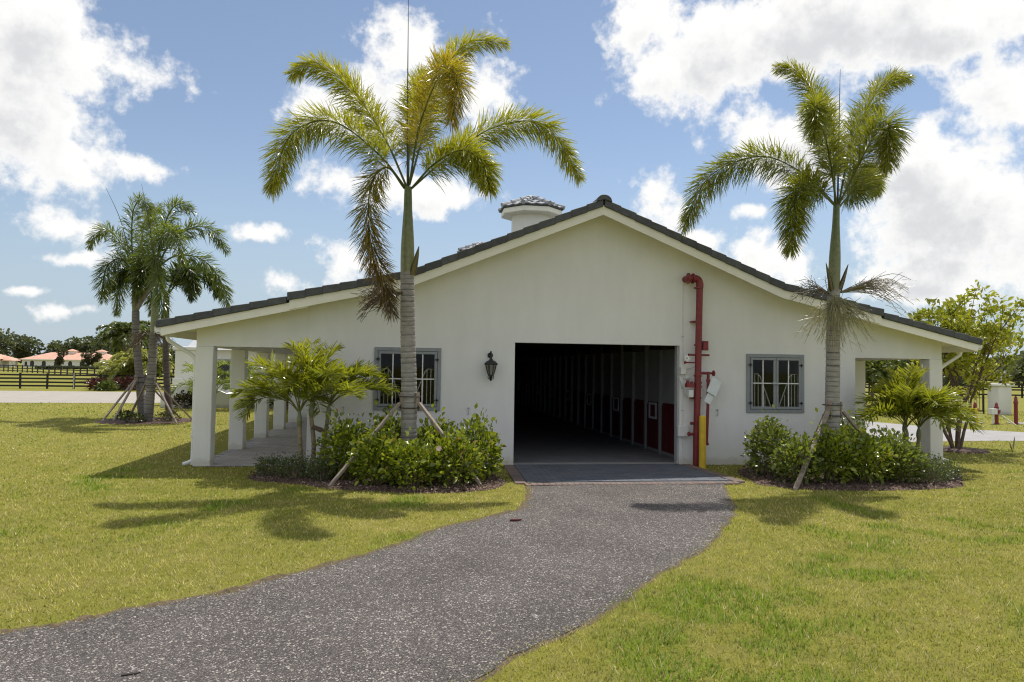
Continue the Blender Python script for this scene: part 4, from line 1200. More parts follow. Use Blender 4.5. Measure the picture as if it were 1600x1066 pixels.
# ------------------------------------------------------------------ fittings on the front wall
def lantern():
    e = empty('wall_lantern', (-2.15, 0, 1.66)); tag(e, 'black coach lantern on the white wall left of the door', 'lantern')
    yl = -.17
    MB().lathe((0, 0, 0), [(.001, 0), (.001, .001)], 4)
    m = MB(); m.tube([(0, -.0, .50), (0, -.02, .50)], .055, 14); m.build('wall_plate', M['black'], e, smooth=True)
    P = spline(np.array([(0, -.01, .50), (0, -.07, .56), (0, -.14, .575), (0, yl, .53), (0, yl, .42)]), 18)
    MB().tube([tuple(p) for p in P], .013, 8).build('arm', M['black'], e, smooth=True)
    MB().lathe((0, yl, 0), [(.135, .315), (.14, .325), (.125, .35), (.085, .385), (.05, .40), (.03, .425), (.012, .44)], 8, math.pi/8).build('cap', M['black'], e)
    MB().lathe((0, yl, 0), [(.055, .10), (.06, .105), (.055, .12), (.02, .125)], 8, math.pi/8).build('base', M['black'], e)
    for k in range(8):
        a = math.pi/8+k*math.pi/4
        c, s = math.cos(a), math.sin(a)
        MB().tube([(.058*c, yl+.058*s, .115), (.085*c, yl+.085*s, .2), (.112*c, yl+.112*s, .318)], .006, 5).build('rib', M['black'], e)
        c2, s2 = math.cos(a+math.pi/4), math.sin(a+math.pi/4)
        MB().poly([(.054*c, yl+.054*s, .12), (.054*c2, yl+.054*s2, .12), (.106*c2, yl+.106*s2, .315), (.106*c, yl+.106*s, .315)]).build('pane', M['lampglass'], e)
        MB().tube([(.05*c, yl+.05*s, .11), (.062*c, yl+.062*s, .07), (.045*c, yl+.045*s, .045), (.055*c, yl+.055*s, .03)], .006, 5).build('scroll', M['black'], e)
    MB().lathe((0, yl, 0), [(.012, .0), (.024, .03), (.012, .05), (.03, .08), (.03, .11)], 10).build('finial', M['black'], e, smooth=True)
    MB().tube([(0, yl, .12), (0, yl, .25)], .018, 8).build('candle', M['plastic'], e)
    MB().tube([(0, yl, .42), (0, yl, .47)], .02, 8).build('neck', M['black'], e)
def lampglass():
    t = NT('lantern_glass')
    tr = t.N.new('ShaderNodeBsdfTransparent'); tr.inputs[0].default_value = (.7, .7, .68, 1)
    gl = t.N.new('ShaderNodeBsdfGlossy'); gl.inputs['Roughness'].default_value = .1
    ms = t.N.new('ShaderNodeMixShader'); ms.inputs[0].default_value = .18
    t.L.new(tr.outputs[0], ms.inputs[1]); t.L.new(gl.outputs[0], ms.inputs[2]); t.L.new(ms.outputs[0], t.out.inputs['Surface']); return t.m
M['lampglass'] = lampglass()
lantern()

def riser():
    X, Yr = 2.05, -.20
    e = empty('fire_riser', (X, Yr, 0)); tag(e, 'red fire sprinkler riser pipe climbing the wall right of the door', 'pipe')
    def fl(z, r=.105, h=.03): MB().tube([(0, 0, z), (0, 0, z+h)], r, 16).build('flange', M['red'], e, smooth=True)
    MB().tube([(-.03, -.0, -.06), (-.02, 0, .8), (0, 0, 1.8), (.03, 0, 3.62)], .067, 18).build('pipe', M['red'], e, smooth=True)
    P = spline(np.array([(.03, 0, 3.60), (.03, 0, 3.68), (.0, 0, 3.755), (-.06, 0, 3.785), (-.14, 0, 3.785)]), 14)
    MB().tube([tuple(p) for p in P], .073, 16).build('elbow', M['red'], e, smooth=True)
    MB().tube([(-.14, 0, 3.785), (-.19, .0, 3.785), (-.2, .06, 3.785), (-.2, .22, 3.785)], .068, 14).build('inlet', M['red'], e, smooth=True)
    for x0, x1, r in ((-.13, -.10, .105), (-.225, -.20, .11)): MB().tube([(x0, 0, 3.785), (x1, 0, 3.785)], r, 16).build('flange', M['red'], e, smooth=True)
    for z in (3.58, 2.42, 1.80, 1.66, 1.58, .92, .80, .62): fl(z, .090 if z > 3 else .083, .028)
    m = MB().box(.09, .20, -.06, .05, 2.33, 2.52); m.build('flow_switch', M['red'], e, bevel=.008)
    MB().tube([(-.2, 0, 2.235), (.24, 0, 2.235)], .02, 8).box(-.2, -.14, -.03, .03, 2.215, 2.26).build('tee_branch', M['red'], e)
    MB().tube([(-.27, 0, 2.08), (-.05, 0, 2.08)], .014, 8).build('gauge_branch', M['red'], e)
    MB().tube([(-.29, 0, 2.08), (-.25, 0, 2.08)], .026, 8).build('cock', M['red'], e)
    g = MB().tube([(-.245, -.035, 2.165), (-.245, -.005, 2.165)], .058, 18).build('pressure_gauge', M['white'], e, smooth=True)
    MB().tube([(-.245, -.039, 2.165), (-.245, -.036, 2.165)], .012, 8).build('hub', M['black'], g)
    # tamper switch assembly
    MB().box(-.25, -.09, -.06, .06, 1.58, 1.66).tube([(-.22, -.02, 1.66), (-.22, -.02, 1.72)], .035, 10).tube([(-.14, -.02, 1.66), (-.14, -.02, 1.70)], .03, 10).build('tamper_switch', M['red'], e, bevel=0)
    MB().box(-.22, -.12, -.08, -.01, 1.38, 1.53).build('switch_box', M['white'], e, bevel=.01)
    MB().tube([(-.17, 0, .645), (-.05, 0, .645)], .03, 10).tube([(-.20, 0, .645), (-.17, 0, .645)], .045, 10).build('drain_valve', M['red'], e)
    MB().tube([(-.10, -.02, .86), (-.16, -.02, .86)], .03, 10).build('drain_plug', M['red'], e)
    # side drain line with hand valve
    d = MB().tube([(.05, 0, 1.87), (.22, 0, 1.87)], .028, 10).tube([(.22, 0, 1.90), (.215, 0, 1.2), (.19, 0, .46)], .030, 10).build('drain_line', M['red'], e, smooth=True)
    MB().tube([(.22, 0, 1.87), (.32, 0, 1.87)], .022, 10).build('valve_stem', M['red'], d)
    MB().tube([(.32, 0, 1.87), (.345, 0, 1.87)], .060, 14).build('hand_wheel', M['red'], d)
    MB().tube([(.19, 0, .42), (.19, 0, .47)], .045, 10).build('outlet_cap', M['red'], d)
    for z in (2.9, 1.35): MB().box(-.1, .1, .05, .20, z, z+.03).build('wall_clamp', M['red'], e)
    for z in (1.72,): MB().tube([(.19, 0, z), (.25, 0, z)], .036, 10).build('coupling', M['red'], d)
riser()
def tagobj(c, w, h, rot, lbl):
    o = MB().box(-w/2, w/2, -.004, .004, -h/2, h/2).build('inspection_tag', M['paper'])
    o.location = c; o.rotation_euler = (-.12, rot, .1); tag(o, lbl, 'tag', 'inspection tags on the riser')
    MB().tube([(0, 0, h/2), (.02, .01, h/2+.09)], .004, 5).build('string', M['white'], o)
tagobj((2.37, -.262, 1.60), .23, .33, math.radians(28), 'larger white inspection tag hanging from the red valve')
tagobj((2.26, -.272, 1.37), .15, .22, math.radians(30), 'smaller white inspection tag hanging below the larger one')
b = empty('bollard', (2.02, -.52, 0)); tag(b, 'yellow steel pipe bollard guarding the red riser', 'bollard')
MB().tube([(0, 0, -.1), (0, 0, 1.0)], .068, 18).build('post', M['yellow'], b, smooth=True)
MB().lathe((0, 0, 1.0), [(.068, -.002), (.066, .012), (.05, .03), (.01, .04)], 18).build('cap', M['yellow'], b, smooth=True)
c = empty('electrical_conduit', (1.80, 0, 0)); tag(c, 'thin white electrical conduit with boxes on the wall beside the door', 'conduit')
MB().tube([(0, -.012, -.02), (0, -.012, 3.72)], .009, 8).build('conduit', M['white'], c)
MB().box(-.06, .06, -.075, -.001, 1.84, 1.99).build('junction_box', M['white'], c, bevel=.006)
MB().box(-.11, .12, -.09, -.001, .58, .80).build('outlet_box', M['white'], c, bevel=.01)
MB().tube([tuple(p) for p in spline(np.array([(.05,-.03,1.93),(.14,-.06,1.96),(.20,-.12,1.99),(.24,-.16,2.02)]), 12)], .008, 6).build('cable', M['plastic'], c)
MB().tube([tuple(p) for p in spline(np.array([(-.05,-.03,1.90),(-.09,-.03,1.8),(-.02,-.04,1.6),(.03,-.06,1.42),(.09,-.1,1.36)]), 14)], .008, 6).build('cable', M['plastic'], c)
MB().box(.03, .16, -.03, -.001, 1.74, 1.77).build('bracket', M['plastic'], c)
for z in (1.1, 1.55, 2.6): MB().box(-.025, .025, -.024, -.001, z, z+.02).build('strap', M['plastic'], c)
for x, lb in ((-2.56, 'small steel door hook on the wall left of the door, below the lantern'), (2.55, 'small steel door hook on the wall right of the red riser'), (-4.95, 'small steel door hook on the wall beside the left porch')):
    h = empty('door_hook', (x, 0, 1.06)); tag(h, lb, 'hook', 'door hooks')
    MB().tube([(0, -.012, .06), (0, -.03, .06)], .02, 10).build('eye', M['greymetal'], h)
    MB().tube([(0, 0, .06), (0, -.034, .06), (.004, -.034, .0), (-.004, -.03, -.05), (-.012, -.02, -.06), (-.02, 0, -.06)], .007, 6).build('hook', M['greymetal'], h)

chip = MB().prism([(-.07, -.012), (.03, -.018), (.08, 0), (.0, .02), (-.06, .012)], .0, .02).build('wood_chip', M['redboard']); chip.location = (-2.38, -5.2, .016); tag(chip, 'small reddish piece of wood on the left edge of the gravel', 'wood chip')
chip = MB().prism([(-.05, -.01), (.03, -.014), (.055, 0), (.0, .015), (-.045, .01)], .0, .012).build('wood_chip', M['dark']); chip.location = (-5.35, -9.45, .016); chip.rotation_euler = (0, 0, .3); tag(chip, 'small dark twig lying on the gravel near the left edge', 'twig')
sg = empty('seedling', (11.1, 1.94, 0)); tag(sg, 'dry two leaved seedling standing in the lawn at far right', 'plant')
for q, (dx, hh) in enumerate(((-.12, .30), (.10, .46), (.02, .22))):
    V, F3, F4 = blades(np.array([[0, 0, 0.]]), np.array([[dx/.5, .05, 1.0]])/1.05, np.array([hh]), np.array([.10]), np.array([.05]))
    np_mesh('leaf', V, [F3, F4], M['leaf_shrub'], sg, tint=np.tile(np.array((.16, .13, .06)), (6, 1)))

# ------------------------------------------------------------------ trees
def leaf_tree(name, x, y, H, spread, label, cat='tree', group=None, seed=0, stems=4, n_leaf=9000, ll=.12, col=((.07,.11,.015),(.22,.26,.03)), first=.35, clump=.30, lean=.0, trunk_r=.06):
    rg = np.random.default_rng(seed+500); e = empty(name, (x, y, 0)); tag(e, label, cat, group)
    m = MB(); ends = []
    def grow(p, d, L, r, depth):
        n = 5; P = [p]; q = p.copy(); dd = d.copy()
        for k in range(n):
            dd = dd+rg.normal(0, .10, 3)+np.array([0, 0, .035]); dd /= np.linalg.norm(dd); q = q+dd*L/n; P.append(q.copy())
        m.tube([tuple(v) for v in P], list(np.linspace(r, r*.6, len(P))), 6 if depth < 2 else 4, caps=False)
        if depth >= 3 or L < .16*H/4: ends.append((q, dd)); return
        kids = rg.integers(2, 4)
        for c in range(kids):
            nd = dd+rg.normal(0, .50, 3)*np.array([1, 1, .7]); nd /= np.linalg.norm(nd)
            grow(q if c else q, nd, L*rg.uniform(.62, .88), r*.58, depth+1)
        if depth >= 1 and rg.random() < .7:
            nd = dd+rg.normal(0, .7, 3); nd /= np.linalg.norm(nd); grow(P[3], nd, L*.55, r*.45, depth+1)
    for k in range(stems):
        a = 2*math.pi*k/stems+rg.uniform(-.4, .4)
        d = np.array([math.cos(a)*spread, math.sin(a)*spread, 1.0]); d /= np.linalg.norm(d)
        grow(np.array([math.cos(a)*.05, math.sin(a)*.05, -.05]), d, H*first, trunk_r, 0)
    m.build('trunk', M['bark'], e, smooth=True)
    P = np.array([q for q, _ in ends]); top = P[:, 2].max(); sc = H/top*.96
    for o in e.children: o.scale = (sc, sc, sc)
    P = P*sc; Dn = np.array([d for _, d in ends])
    idx = rg.integers(0, len(P), n_leaf)
    pos = P[idx]+rg.normal(0, clump*.5, (n_leaf, 3))*np.array([1, 1, .7])
    out = Dn[idx]*.5+rg.normal(0, .5, (n_leaf, 3))+np.array([0, 0, .25]); out /= np.linalg.norm(out, axis=1)[:, None]
    ln = ll*rg.uniform(.6, 1.3, n_leaf); V, F3, F4 = leaf_quads(pos, out, ln, ln*.42, rg)
    g = (rg.beta(2, 2, n_leaf)*.6+.4*rg.random(len(P))[idx])[:, None]; c = np.array(col[0])*(1-g)+np.array(col[1])*g
    np_mesh('crown', V, [F3, F4], M['leaf_tree'], e, tint=np.repeat(c, 8, 0))
    return e
leaf_tree('shade_tree', 10.1, 2.6, 4.1, .34, 'young multi stemmed tree with light green leaves beyond the right porch', seed=8, stems=6, n_leaf=5200, ll=.155, clump=.21, col=((.14,.18,.025),(.56,.55,.07)), trunk_r=.042, first=.30)
ms = MB().lathe((10.05, 2.55, 0), [(.75, .002), (.7, .03), (.4, .05), (.01, .055)], 24).build('mulch_ring', M['mulch']); tag(ms, kind='structure')

def far_tree(name, x, y, H, W, label, group, seed, n=900, col=((.025,.045,.012),(.075,.11,.03)), cs=.5, trunk=.25, base=.15, lumps=9, cat='tree'):
    rg = np.random.default_rng(seed+900); e = empty(name, (x, y, 0)); tag(e, label, cat, group)
    m = MB(); m.tube([(0, 0, -.1), (rg.normal(0, .1), 0, H*.3), (rg.normal(0, .2), 0, H*.6)], [trunk, trunk*.75, trunk*.4], 7)
    cen = []
    for k in range(lumps):
        a = rg.uniform(0, 6.28); r = rg.uniform(.15, .42)*W; zz = H*rg.uniform(base+.2, .86)
        c = np.array([r*math.cos(a), r*math.sin(a), zz]); cen.append(c)
        m.tube([(0, 0, H*.3), tuple(c*.6+np.array([0, 0, H*.12])), tuple(c)], [trunk*.4, trunk*.25, trunk*.1], 5)
    cen = np.array(cen); m.build('trunk', M['bark'], e)
    i = rg.integers(0, lumps, n); d = rg.normal(0, 1, (n, 3)); d /= np.linalg.norm(d, axis=1)[:, None]
    rad = rg.uniform(.5, 1.05, n)[:, None]
    pos = cen[i]+d*rad*np.array([W*.24, W*.24, H*.16])
    pos[:, 2] = pos[:, 2].clip(H*base, None)
    ln = cs*rg.uniform(.6, 1.4, n); V, F3, F4 = leaf_quads(pos, d+np.array([0, 0, .3]), ln, ln*.7, rg)
    g = (.5*rg.random(n)+.5*rg.random(lumps)[i])[:, None]; c = np.array(col[0])*(1-g)+np.array(col[1])*g
    np_mesh('crown', V, [F3, F4], M['leaf_tree'], e, tint=np.repeat(c, 8, 0))
    return e
def sector(px_az, dist): return (CAM.x+math.sin(px_az)*dist, CAM.y+math.cos(px_az)*dist)
# ------------------------------------------------------------------ background, left
def board_fence(p0, p1, n_span, H, label, group, nb=4, bt=.12, pt=.11):
    p0 = np.array(p0, float); p1 = np.array(p1, float); d = (p1-p0); L = np.linalg.norm(d); a = math.atan2(d[1], d[0]); sp = L/n_span
    e = empty('board_fence', (p0[0], p0[1], 0), a); tag(e, label, 'fence', group)
    pm = MB().box(-pt/2, pt/2, -pt/2, pt/2, -.1, H+.06).mesh('post', M['fence'])
    bmh = MB().box(0, sp-.01, -pt/2-.03, -pt/2-.002, -bt/2, bt/2).mesh('board', M['fence'])
    for k in range(n_span+1): inst('post', pm, (k*sp, random.uniform(-.02, .02), random.uniform(-.03, .03)), (0, random.uniform(-.02, .02), 0), e)
    for k in range(n_span):
        for q in range(nb): inst('board', bmh, (k*sp+.005, 0, H*(.24+.74*q/(nb-1))-.04), (0, random.uniform(-.006, .006), 0), e)
    return e
board_fence((-38, 41.4), (-15.5, 42.6), 13, 1.05, 'black four board fence along the far side of the sand arena', 'board fences')
board_fence((-86, 143), (-43.5, 92.5), 22, 1.25, 'long black board fence in the paddock below the terracotta roofed house', 'board fences', 3, .16, .16)
board_fence((-44, 92.3), (-22, 88), 8, 1.25, 'short black board fence behind the yellow green palms', 'board fences', 3, .16, .16)
gp = MB().tube([(-27.3, 41.2, -.1), (-27.3, 41.2, 1.15)], .03, 8).build('marker_post', M['plastic']); tag(gp, 'thin pale post standing in front of the arena fence', 'post')

def house(name, label, cx, y, W, Dp, Hw, Hr, wins, door=None, caps=(), cat='house', a=0):
    e = empty(name, (cx, y, 0), a); tag(e, label, cat)
    MB().box(-W/2, W/2, 0, Dp, -.2, Hw).build('wall', M['stucco'], e)
    ov = .7; rl = max(.5, W/2-Dp*.5)
    m = MB(); z = Hw
    m.v = [(-W/2-ov, -ov, z), (W/2+ov, -ov, z), (W/2+ov, Dp+ov, z), (-W/2-ov, Dp+ov, z), (-rl, Dp/2, z+Hr), (rl, Dp/2, z+Hr)]
    m.f = [(0,1,5,4), (1,2,5), (2,3,4,5), (3,0,4), (3,2,1,0)]
    rf = m.build('roof', M['terracotta'], e)
    MB().box(-W/2-ov, W/2+ov, -ov-.03, -ov, z-.25, z+.02).build('eave_board', M['cream'], rf)
    for x in caps:
        MB().box(x-1.2, x+1.2, Dp/2-1.2, Dp/2+1.2, z+Hr-.9, z+Hr+.5).build('roof_lantern', M['stucco'], rf)
        c = MB(); c.v = [(x-1.7, Dp/2-1.7, z+Hr+.5), (x+1.7, Dp/2-1.7, z+Hr+.5), (x+1.7, Dp/2+1.7, z+Hr+.5), (x-1.7, Dp/2+1.7, z+Hr+.5), (x, Dp/2, z+Hr+1.3)]
        c.f = [(0,1,4),(1,2,4),(2,3,4),(3,0,4),(3,2,1,0)]; c.build('lantern_roof', M['terracotta'], rf)
    for (x, w_, z0, z1, arch) in wins:
        prof = [(x-w_/2, z0), (x+w_/2, z0), (x+w_/2, z1)]
        if arch: prof += [(x+w_/2*math.cos(t), z1+w_/2*math.sin(t)) for t in (.6, 1.2, 1.57, 1.94, 2.54)]
        prof += [(x-w_/2, z1)]
        m = MB(); n = len(prof)
        m.v = [(px, -.06, pz) for px, pz in prof]+[(px, .1, pz) for px, pz in prof]
        m.f = [tuple(range(n)), tuple(range(2*n-1, n-1, -1))]+[(i, (i+1) % n, n+(i+1) % n, n+i) for i in range(n)]
        win = m.build('window', M['cream'], e)
        s = .82; m2 = MB(); cxp = x; czp = (z0+z1)/2
        m2.v = [(cxp+(px-cxp)*s, -.075, czp+(pz-czp)*s) for px, pz in prof]; m2.f = [tuple(range(n))]
        m2.build('pane', M['glassdark'], win)
    return e
house('house', 'distant white house with terracotta hip roof and arched windows', -122.5, 261, 31, 13, 2.9, 2.6, [(-12.2, 1.6, .4, 1.9, True), (-8.4, 1.6, .4, 1.9, True), (-4.4, 1.6, .4, 1.9, True), (0.2, 1.6, .4, 1.9, True), (4.0, 1.6, .4, 1.9, True), (8.0, 1.6, .4, 1.9, True), (11.6, 1.0, .2, 2.2, False), (13.4, 1.2, .2, 2.1, True), (-14.2, 1.0, .2, 2.2, False)], caps=(-2.0, 8.0))
house('house', 'second white terracotta roofed house cut off by the left picture edge', -158, 258, 28, 12, 2.8, 2.6, [(5, 1.6, .4, 1.9, True), (9, 1.6, .4, 1.9, True)], caps=(9,))
pv = empty('pavilion', (-143.2, 262, 0)); tag(pv, 'small open pavilion with terracotta roof left of the distant house', 'pavilion')
for sx in (-2, 2):
    for sy in (-2, 2): MB().box(sx-.25, sx+.25, sy-.25, sy+.25, -.1, 2.3).build('post', M['stucco'], pv)
m = MB(); m.v = [(-3,-3,2.3),(3,-3,2.3),(3,3,2.3),(-3,3,2.3),(0,0,3.9)]; m.f = [(0,1,4),(1,2,4),(2,3,4),(3,0,4),(3,2,1,0)]; m.build('roof', M['terracotta'], pv)

HAZEG = ((.075,.09,.055),(.16,.185,.10))  # leaf greens of far trees, distance haze mixed in as a paler grey tone
def az_tree(az, dist, H, W, lb, grp, seed, **k):
    x, y = sector(az, dist); return far_tree('distant_tree', x, y, H, W, lb, grp, seed, **k)
TL = 'trees on the left skyline'
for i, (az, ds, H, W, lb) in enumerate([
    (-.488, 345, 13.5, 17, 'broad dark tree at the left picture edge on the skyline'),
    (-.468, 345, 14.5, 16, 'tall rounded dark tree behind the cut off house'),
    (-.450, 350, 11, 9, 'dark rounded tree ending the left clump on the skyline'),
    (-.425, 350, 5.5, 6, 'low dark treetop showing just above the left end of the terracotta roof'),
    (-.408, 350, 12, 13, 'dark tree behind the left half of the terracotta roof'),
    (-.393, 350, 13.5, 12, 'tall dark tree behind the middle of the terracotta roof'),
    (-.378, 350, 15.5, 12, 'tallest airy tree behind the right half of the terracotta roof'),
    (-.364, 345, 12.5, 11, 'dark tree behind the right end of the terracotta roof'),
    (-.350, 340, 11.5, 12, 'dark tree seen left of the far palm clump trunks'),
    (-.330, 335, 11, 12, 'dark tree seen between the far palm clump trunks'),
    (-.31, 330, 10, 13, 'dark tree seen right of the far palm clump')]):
    az_tree(az, ds, H, W, lb, TL, i, n=1300, col=HAZEG, cs=1.15, trunk=.3, lumps=12)
for i, (az, ds, H, W, lb) in enumerate([
    (-.4165, 270, 6.2, 2.8, 'small dark tree before the left half of the terracotta roofed house'),
    (-.3895, 270, 5.8, 3.6, 'bushy dark tree before the right half of the terracotta roofed house'),
    (-.3795, 270, 4.8, 3.0, 'smaller dark tree next to the bushy one before the terracotta roofed house')]):
    az_tree(az, ds, H, W, lb, 'small trees before the distant house', 40+i, n=700, col=((.05,.05,.03),(.12,.11,.06)), cs=.55, trunk=.12, base=.08, lumps=8)
hx0, hy0 = sector(-.44, 250); hx1, hy1 = sector(-.35, 240)
def hedge(name, p0, p1, H, W, label, seed, n=2500, col=HAZEG, cs=.5, group=None):
    rg = np.random.default_rng(seed); e = empty(name, ((p0[0]+p1[0])/2, (p0[1]+p1[1])/2, 0)); tag(e, label, 'hedge', group)
    d = np.array(p1)-np.array(p0); L = np.linalg.norm(d); u = d/L; v = np.array([-u[1], u[0]])
    s = rg.uniform(-.5, .5, n)*L; t = rg.uniform(-.5, .5, n)*W
    hh = H*(.82+.3*vnoise(s/W*.7, s*0, 1, seed))
    z = hh*(1-.35*np.abs(t/W*2)**3)*rg.uniform(.35, 1.0, n)**.6
    pos = np.stack([u[0]*s+v[0]*t, u[1]*s+v[1]*t, z], 1)
    dd = rg.normal(0, 1, (n, 3)); dd[:, 2] = np.abs(dd[:, 2]); dd /= np.linalg.norm(dd, axis=1)[:, None]
    ln = cs*rg.uniform(.6, 1.3, n); V, F3, F4 = leaf_quads(pos, dd, ln, ln*.65, rg)
    g = rg.random((n, 1)); c = np.array(col[0])*(1-g)+np.array(col[1])*g
    np_mesh('foliage', V, [F3, F4], M['leaf_tree'], e, tint=np.repeat(c, 8, 0))
    m = MB()
    for k in range(int(L/W)+1):
        q = -L/2+L*k/max(1, int(L/W)); m.tube([(u[0]*q, u[1]*q, -.05), (u[0]*q+.05, u[1]*q, H*.7)], [.05, .02], 5)
    m.build('stem', M['bark'], e); return e
hedge('hedge', (hx0, hy0), (hx1, hy1), 0.45, 2.0, 'long clipped hedge in front of the distant terracotta roofed house', 71, 2600, ((.04,.06,.014),(.10,.13,.03)), .7)

# cordylines by the arena fence
for i, (x, y, rx, h, lb) in enumerate([(-25.0, 39.6, .80, .70, 'left purple red leafy cordyline clump before the arena fence'), (-23.4, 40.0, .80, .80, 'right purple red leafy cordyline clump behind the far palm clump'), (-24.1, 38.8, .6, .5, 'low green plant between the purple cordylines')]):
    shrub('cordyline', x, y, rx, .6, h, lb, 'plants by the arena fence', 420, .30, ((.035,.010,.014),(.15,.045,.055)) if i < 2 else ((.05,.08,.02),(.13,.17,.04)), 80+i, 'plant', asp=.28)
def coco(x, y, H, label, seed, n=13, ln=2.4, tip=(.20,.23,.07), base=(.07,.10,.04), grp=None, lw=.10, r=.16, nl=190, llen=.8):
    global rng
    keep = rng; rng = np.random.default_rng(seed)
    org = (x, y, 0); e = empty('coconut_palm', org); tag(e, label, 'palm tree', grp)
    MB().tube([(0, 0, -.1), (.1, 0, H*.5), (.05, 0, H)], [r, r*.75, r*.6], 8).build('trunk', M['bark'], e)
    for k in range(n):
        az = k*2.4; el = math.radians(80-75*(k/n)); P = [np.array([.05, 0, H])]; p = P[0].copy()
        for q in range(6):
            p = p+np.array([math.cos(az)*math.cos(el), math.sin(az)*math.cos(el), math.sin(el)])*ln/6; P.append(p.copy()); el -= .27
        frond(P, e, nl, llen, lw, plume=False, tipcol=tip, basecol=base, start=.12, droop=.5, rr=.03)
    rng = keep
x, y = sector(-.352, 88); coco(x, y, 4.6, 'dark green coconut palm left of the far clump trunks', 61, 15, 3.0, llen=1.0, lw=.16)
x, y = sector(-.335, 95); coco(x, y, 5.0, 'dark green coconut palm partly hidden behind the far clump trunks', 62, 13, 3.0, llen=1.0, lw=.16)
x, y = sector(-.349, 62); coco(x, y, 1.0, 'yellow green palm bush beside the arena fence', 63, 15, 2.4, (.52,.50,.12), (.22,.26,.07), r=.1, llen=.8, lw=.12)
x, y = sector(-.330, 60); coco(x, y, 1.6, 'tall yellow green palm bush behind the far clump trunks', 64, 15, 2.4, (.48,.47,.11), (.20,.24,.07), r=.1, llen=.8, lw=.12)

# white outbuilding and garden wall, left
ob_ = empty('white_outbuilding', (-11.6, 27.0, 0)); tag(ob_, 'white outbuilding with pale gable roof behind the left porch', 'building')
MB().box(-3.6, 6.0, 0, 7, -.1, 2.75).build('wall', M['stucco'], ob_)
m = MB(); m.v = [(-4.0,-.5,2.7),(6.4,-.5,2.7),(6.4,7.5,2.7),(-4.0,7.5,2.7),(-4.0,3.5,4.1),(6.4,3.5,4.1)]; m.f = [(0,1,5,4),(2,3,4,5),(0,4,3),(1,2,5),(3,2,1,0)]
m.build('roof', M['greymetal'], ob_)
for xw in (-2.2, 3.2):
    wd_ = MB().box(xw-.5, xw+.5, -.05, .02, 1.0, 2.2).build('window', M['winframe'], ob_); MB().box(xw-.4, xw+.4, -.06, -.052, 1.1, 2.1).build('pane', M['glassdark'], wd_)
gw = empty('garden_wall', (-13.4, 19.2, 0)); tag(gw, 'low white garden wall with arched top behind the far palm clump', 'wall')
prof = [(-1.0, -.1), (7.2, -.1)]
for k in range(60):
    xx = 7.2-8.2*k/59; ph = ((xx+1.0) % 2.75)/2.75; prof.append((xx, .62+.38*math.sin(math.pi*ph)))
m = MB(); n = len(prof)
m.v = [(a_, 0, b_) for a_, b_ in prof]+[(a_, .2, b_) for a_, b_ in prof]
m.f = [tuple(range(n)), tuple(range(2*n-1, n-1, -1))]+[(i, (i+1) % n, n+(i+1) % n, n+i) for i in range(n)]
m.build('wall', M['stucco'], gw)
gp_ = empty('gate_pillar', (-14.0, 21.6, 0)); tag(gp_, 'square white pillar with cap right of the far palm clump trunks', 'pillar', 'white gate pillars')
MB().box(-.45, .45, -.45, .45, -.1, 2.55).build('shaft', M['stucco'], gp_, bevel=.02); MB().box(-.55, .55, -.55, .55, 2.55, 2.72).build('cap', M['stucco'], gp_, bevel=.03); MB().box(-.52, .52, -.52, .52, -.1, 1.25).build('plinth', M['stucco'], gp_, bevel=.02)
_r4 = random.Random(9)
small_palm([((-12.4,18.3,-.02), (-12.4,18.3,.5), ring(8, 10, 55, 1.5, 95, _r4)), ((-12.1,18.2,-.02), (-11.9,18.2,.4), ring(6, 40, 45, 1.4, 95, _r4))], 'green garden palm behind the left porch corner column', 'garden palms by the white wall', 51, tip=(.38,.42,.05), base=(.12,.19,.03))
small_palm([((-10.7,18.0,-.02), (-10.7,18.0,.7), ring(9, 10, 58, 1.6, 95, _r4)), ((-10.3,18.2,-.02), (-10.2,18.2,.6), ring(6, 40, 45, 1.5, 95, _r4))], 'green garden palm seen between the first two left porch columns', 'garden palms by the white wall', 52, tip=(.34,.38,.05), base=(.10,.17,.03))
small_palm([((-9.2,17.8,-.02), (-9.2,17.8,.8), ring(9, 10, 58, 1.6, 95, _r4))], 'green garden palm seen behind the second left porch column', 'garden palms by the white wall', 53, tip=(.34,.38,.05), base=(.10,.17,.03))
for i, (x, lb) in enumerate(((-13.2, 'dark bush at the foot of the garden wall beside the far palm clump'), (-10.4, 'dark bush at the foot of the garden wall seen through the left porch'), (-9.0, 'dark bush by the garden wall behind the second porch column'))):
    shrub('dark_bush', x, 18.7, .7, .35, .62, lb, 'dark bushes along the garden wall', 500, .13, ((.018,.022,.012),(.06,.05,.028)), 90+i, 'bush')
for i, (x, y, lb) in enumerate(((-13.0, 11.4, 'tuft of low plants at the foot of the leaning far palm'), (-12.3, 10.2, 'tuft of low plants at the foot of the upright far palm'), (-11.5, 10.9, 'tuft of low flowers at the right of the far palm clump'))):
    shrub('low_plant', x, y, .38, .3, .34, lb, 'low plants under the far palms', 260, .08, ((.03,.045,.012),(.10,.12,.03)), 95+i, 'plant')
mr = MB().lathe((-12.3, 11.3, 0), [(1.5, .002), (1.45, .03), (.8, .05), (.01, .055)], 24).build('mulch_ring', M['mulch']); tag(mr, kind='structure')

